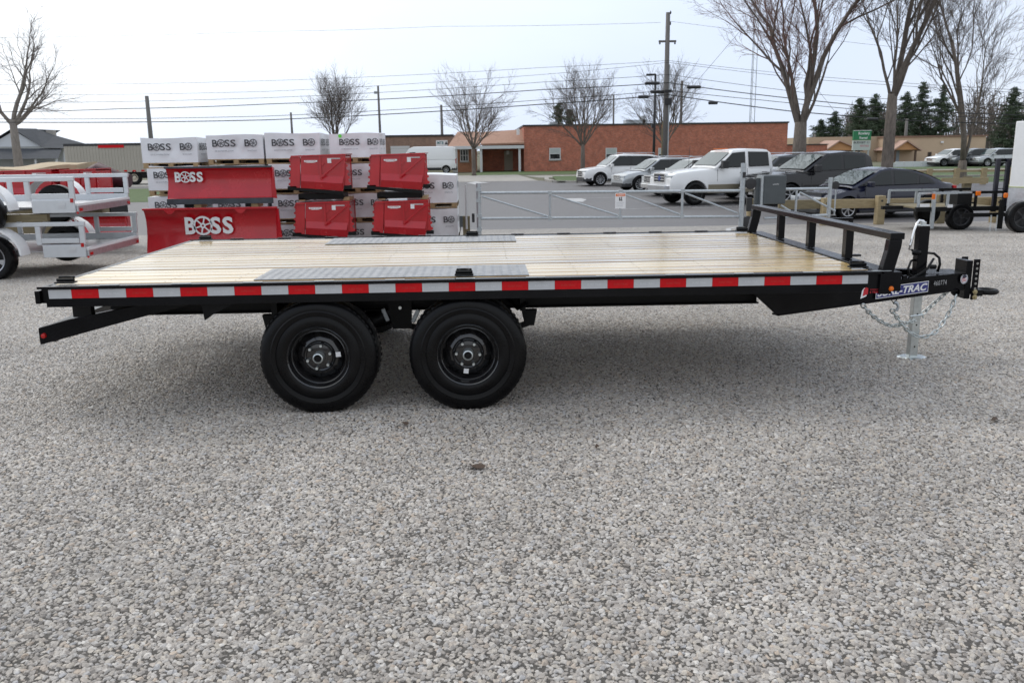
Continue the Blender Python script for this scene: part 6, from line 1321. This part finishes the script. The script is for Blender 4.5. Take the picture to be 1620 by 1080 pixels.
a = aty(1205, -150, 170); t = empty('radio_mast', (a.x, 170, FLAT), 0, 'thin lattice radio mast behind the brick building', 'mast')
mb = MB(); hh = a.z
for x, y in ((-.5, 0), (.5, 0), (0, .8)): mb.tube([(x, y, 0), (x*.8, y*.8, hh)], .07, 4)
for i in range(40): z0 = hh*i/40; z1 = hh*(i+1)/40; s_ = 1 if i % 2 else -1; mb.tube([(-.5*s_, 0, z0), (.5*s_, 0, z1)], .035, 3)
mb.build('lattice', galv, t)
for s_ in (-1, 1): MB().tube([(0, 0, hh*.6), (s_*24, 0, 0)], .035, 3).build('guy_wire', wire_m, t)
WY_ = 52
def wire(pts, r, label, boxes=()):
    P = []
    A = [aty(px, py, y) for px, py, y in pts]
    for a, b in zip(A, A[1:]):
        for k_ in range(10): u = k_/10; p = a.lerp(b, u); P.append(p-Vector((0, 0, .10*4*u*(1-u)*min(1, (b-a).length/25))))
    P.append(A[-1]); t = empty('overhead_wire', P[0], 0, label, 'wire', 'overhead wires'); MB().tube(P, r, 5).build('cable', wire_m, t, world=True)
    for px, py, y, w_ in boxes: c = aty(px, py, y); MB().tube([c-Vector((w_/2, 0, 0)), c-Vector((w_*.45, 0, 0)), c+Vector((w_*.45, 0, 0)), c+Vector((w_/2, 0, 0))], [.04, .10, .10, .04], 8).build('splice_case', plastic_d, t, world=True)
wire([(-60, 193, 62), (420, 190, 58), (860, 165, 54), (1057, 150, 51.7), (1250, 176, 50), (1460, 192, 48), (1680, 197, 46)], .030, 'lowest thick cable crossing the whole sky', [(1018, 153.5, 52, .7), (1128, 163, 51, .6), (1380, 189, 48.5, .7)])
wire([(-60, 188, 62), (420, 184, 58), (860, 158, 54), (1057, 143, 51.7), (1200, 158, 50.5), (1460, 182, 48), (1680, 190, 46)], .018, 'thin cable just above the lowest cable', [(1040, 145.5, 52, .9)])
wire([(-60, 178, 62), (200, 172, 60), (420, 165, 58), (860, 142, 54), (1057, 131, 51.7), (1200, 150, 50.5), (1460, 176, 48), (1680, 184, 46)], .026, 'thick cable third from below with long black splice', [(1032, 132, 52, .95), (1098, 138, 51.4, .9)])
wire([(-60, 163, 62), (420, 155, 58), (860, 130, 54), (1057, 118, 51.7), (1300, 150, 50), (1680, 170, 46)], .014, 'thin wire fourth from below')
wire([(-60, 150, 62), (420, 145, 58), (860, 118, 54), (1057, 99, 51.7), (1300, 127, 50), (1680, 150, 46)], .011, 'faint wire fifth from below')
wire([(-60, 134, 62), (420, 128, 58), (860, 107, 54), (1057, 96, 51.7), (1300, 122, 50), (1680, 146, 46)], .011, 'faint wire sixth from below')
wire([(-60, 60, 62), (420, 50, 58), (700, 42, 55), (1045, 36, 51.7)], .008, 'uppermost faint wire left of the tall pole'); wire([(1060, 34, 51.7), (1300, 62, 50), (1680, 100, 46)], .008, 'uppermost faint wire right of the tall pole')

# a few dead leaves blown onto the stones
for i, (px, py, s_) in enumerate(((752, 738, .030), (945, 706, .014), (641, 670, .016), (1575, 664, .024))):
    p = atz(px, py, .02); rg = random.Random(i); mb = MB(); n_ = 9; V = []
    for k_ in range(n_): a = 2*math.pi*k_/n_; r_ = s_*(1+.35*rg.uniform(-1, 1)); V.append((r_*math.cos(a)*1.4, r_*math.sin(a)*.8, .006*math.sin(2*a)+rg.uniform(0, .006)))
    mb.add(V+[(0, 0, .010)]+[(x, y, z-.0015) for x, y, z in V]+[(0, 0, .0085)], [(k_, (k_+1) % n_, n_) for k_ in range(n_)]+[((k_+1) % n_+n_+1, k_+n_+1, 2*n_+1) for k_ in range(n_)])
    tag(mb.build('dead_leaf', mat('dead_leaf_brown', rgb(.07, .045, .03), .8), loc=(p.x, p.y, gz(p.y)+.022), rot=(0, 0, i*1.3)), ('large curled brown leaf on the gravel below the front wheel', 'small brown leaf right of the large curled leaf', 'small brown scrap just left of the front tyre contact', 'brown leaf on the gravel near the right edge', 'tiny brown scrap near the bottom edge', 'tiny dark leaf on the gravel below the tongue')[i], 'leaf')
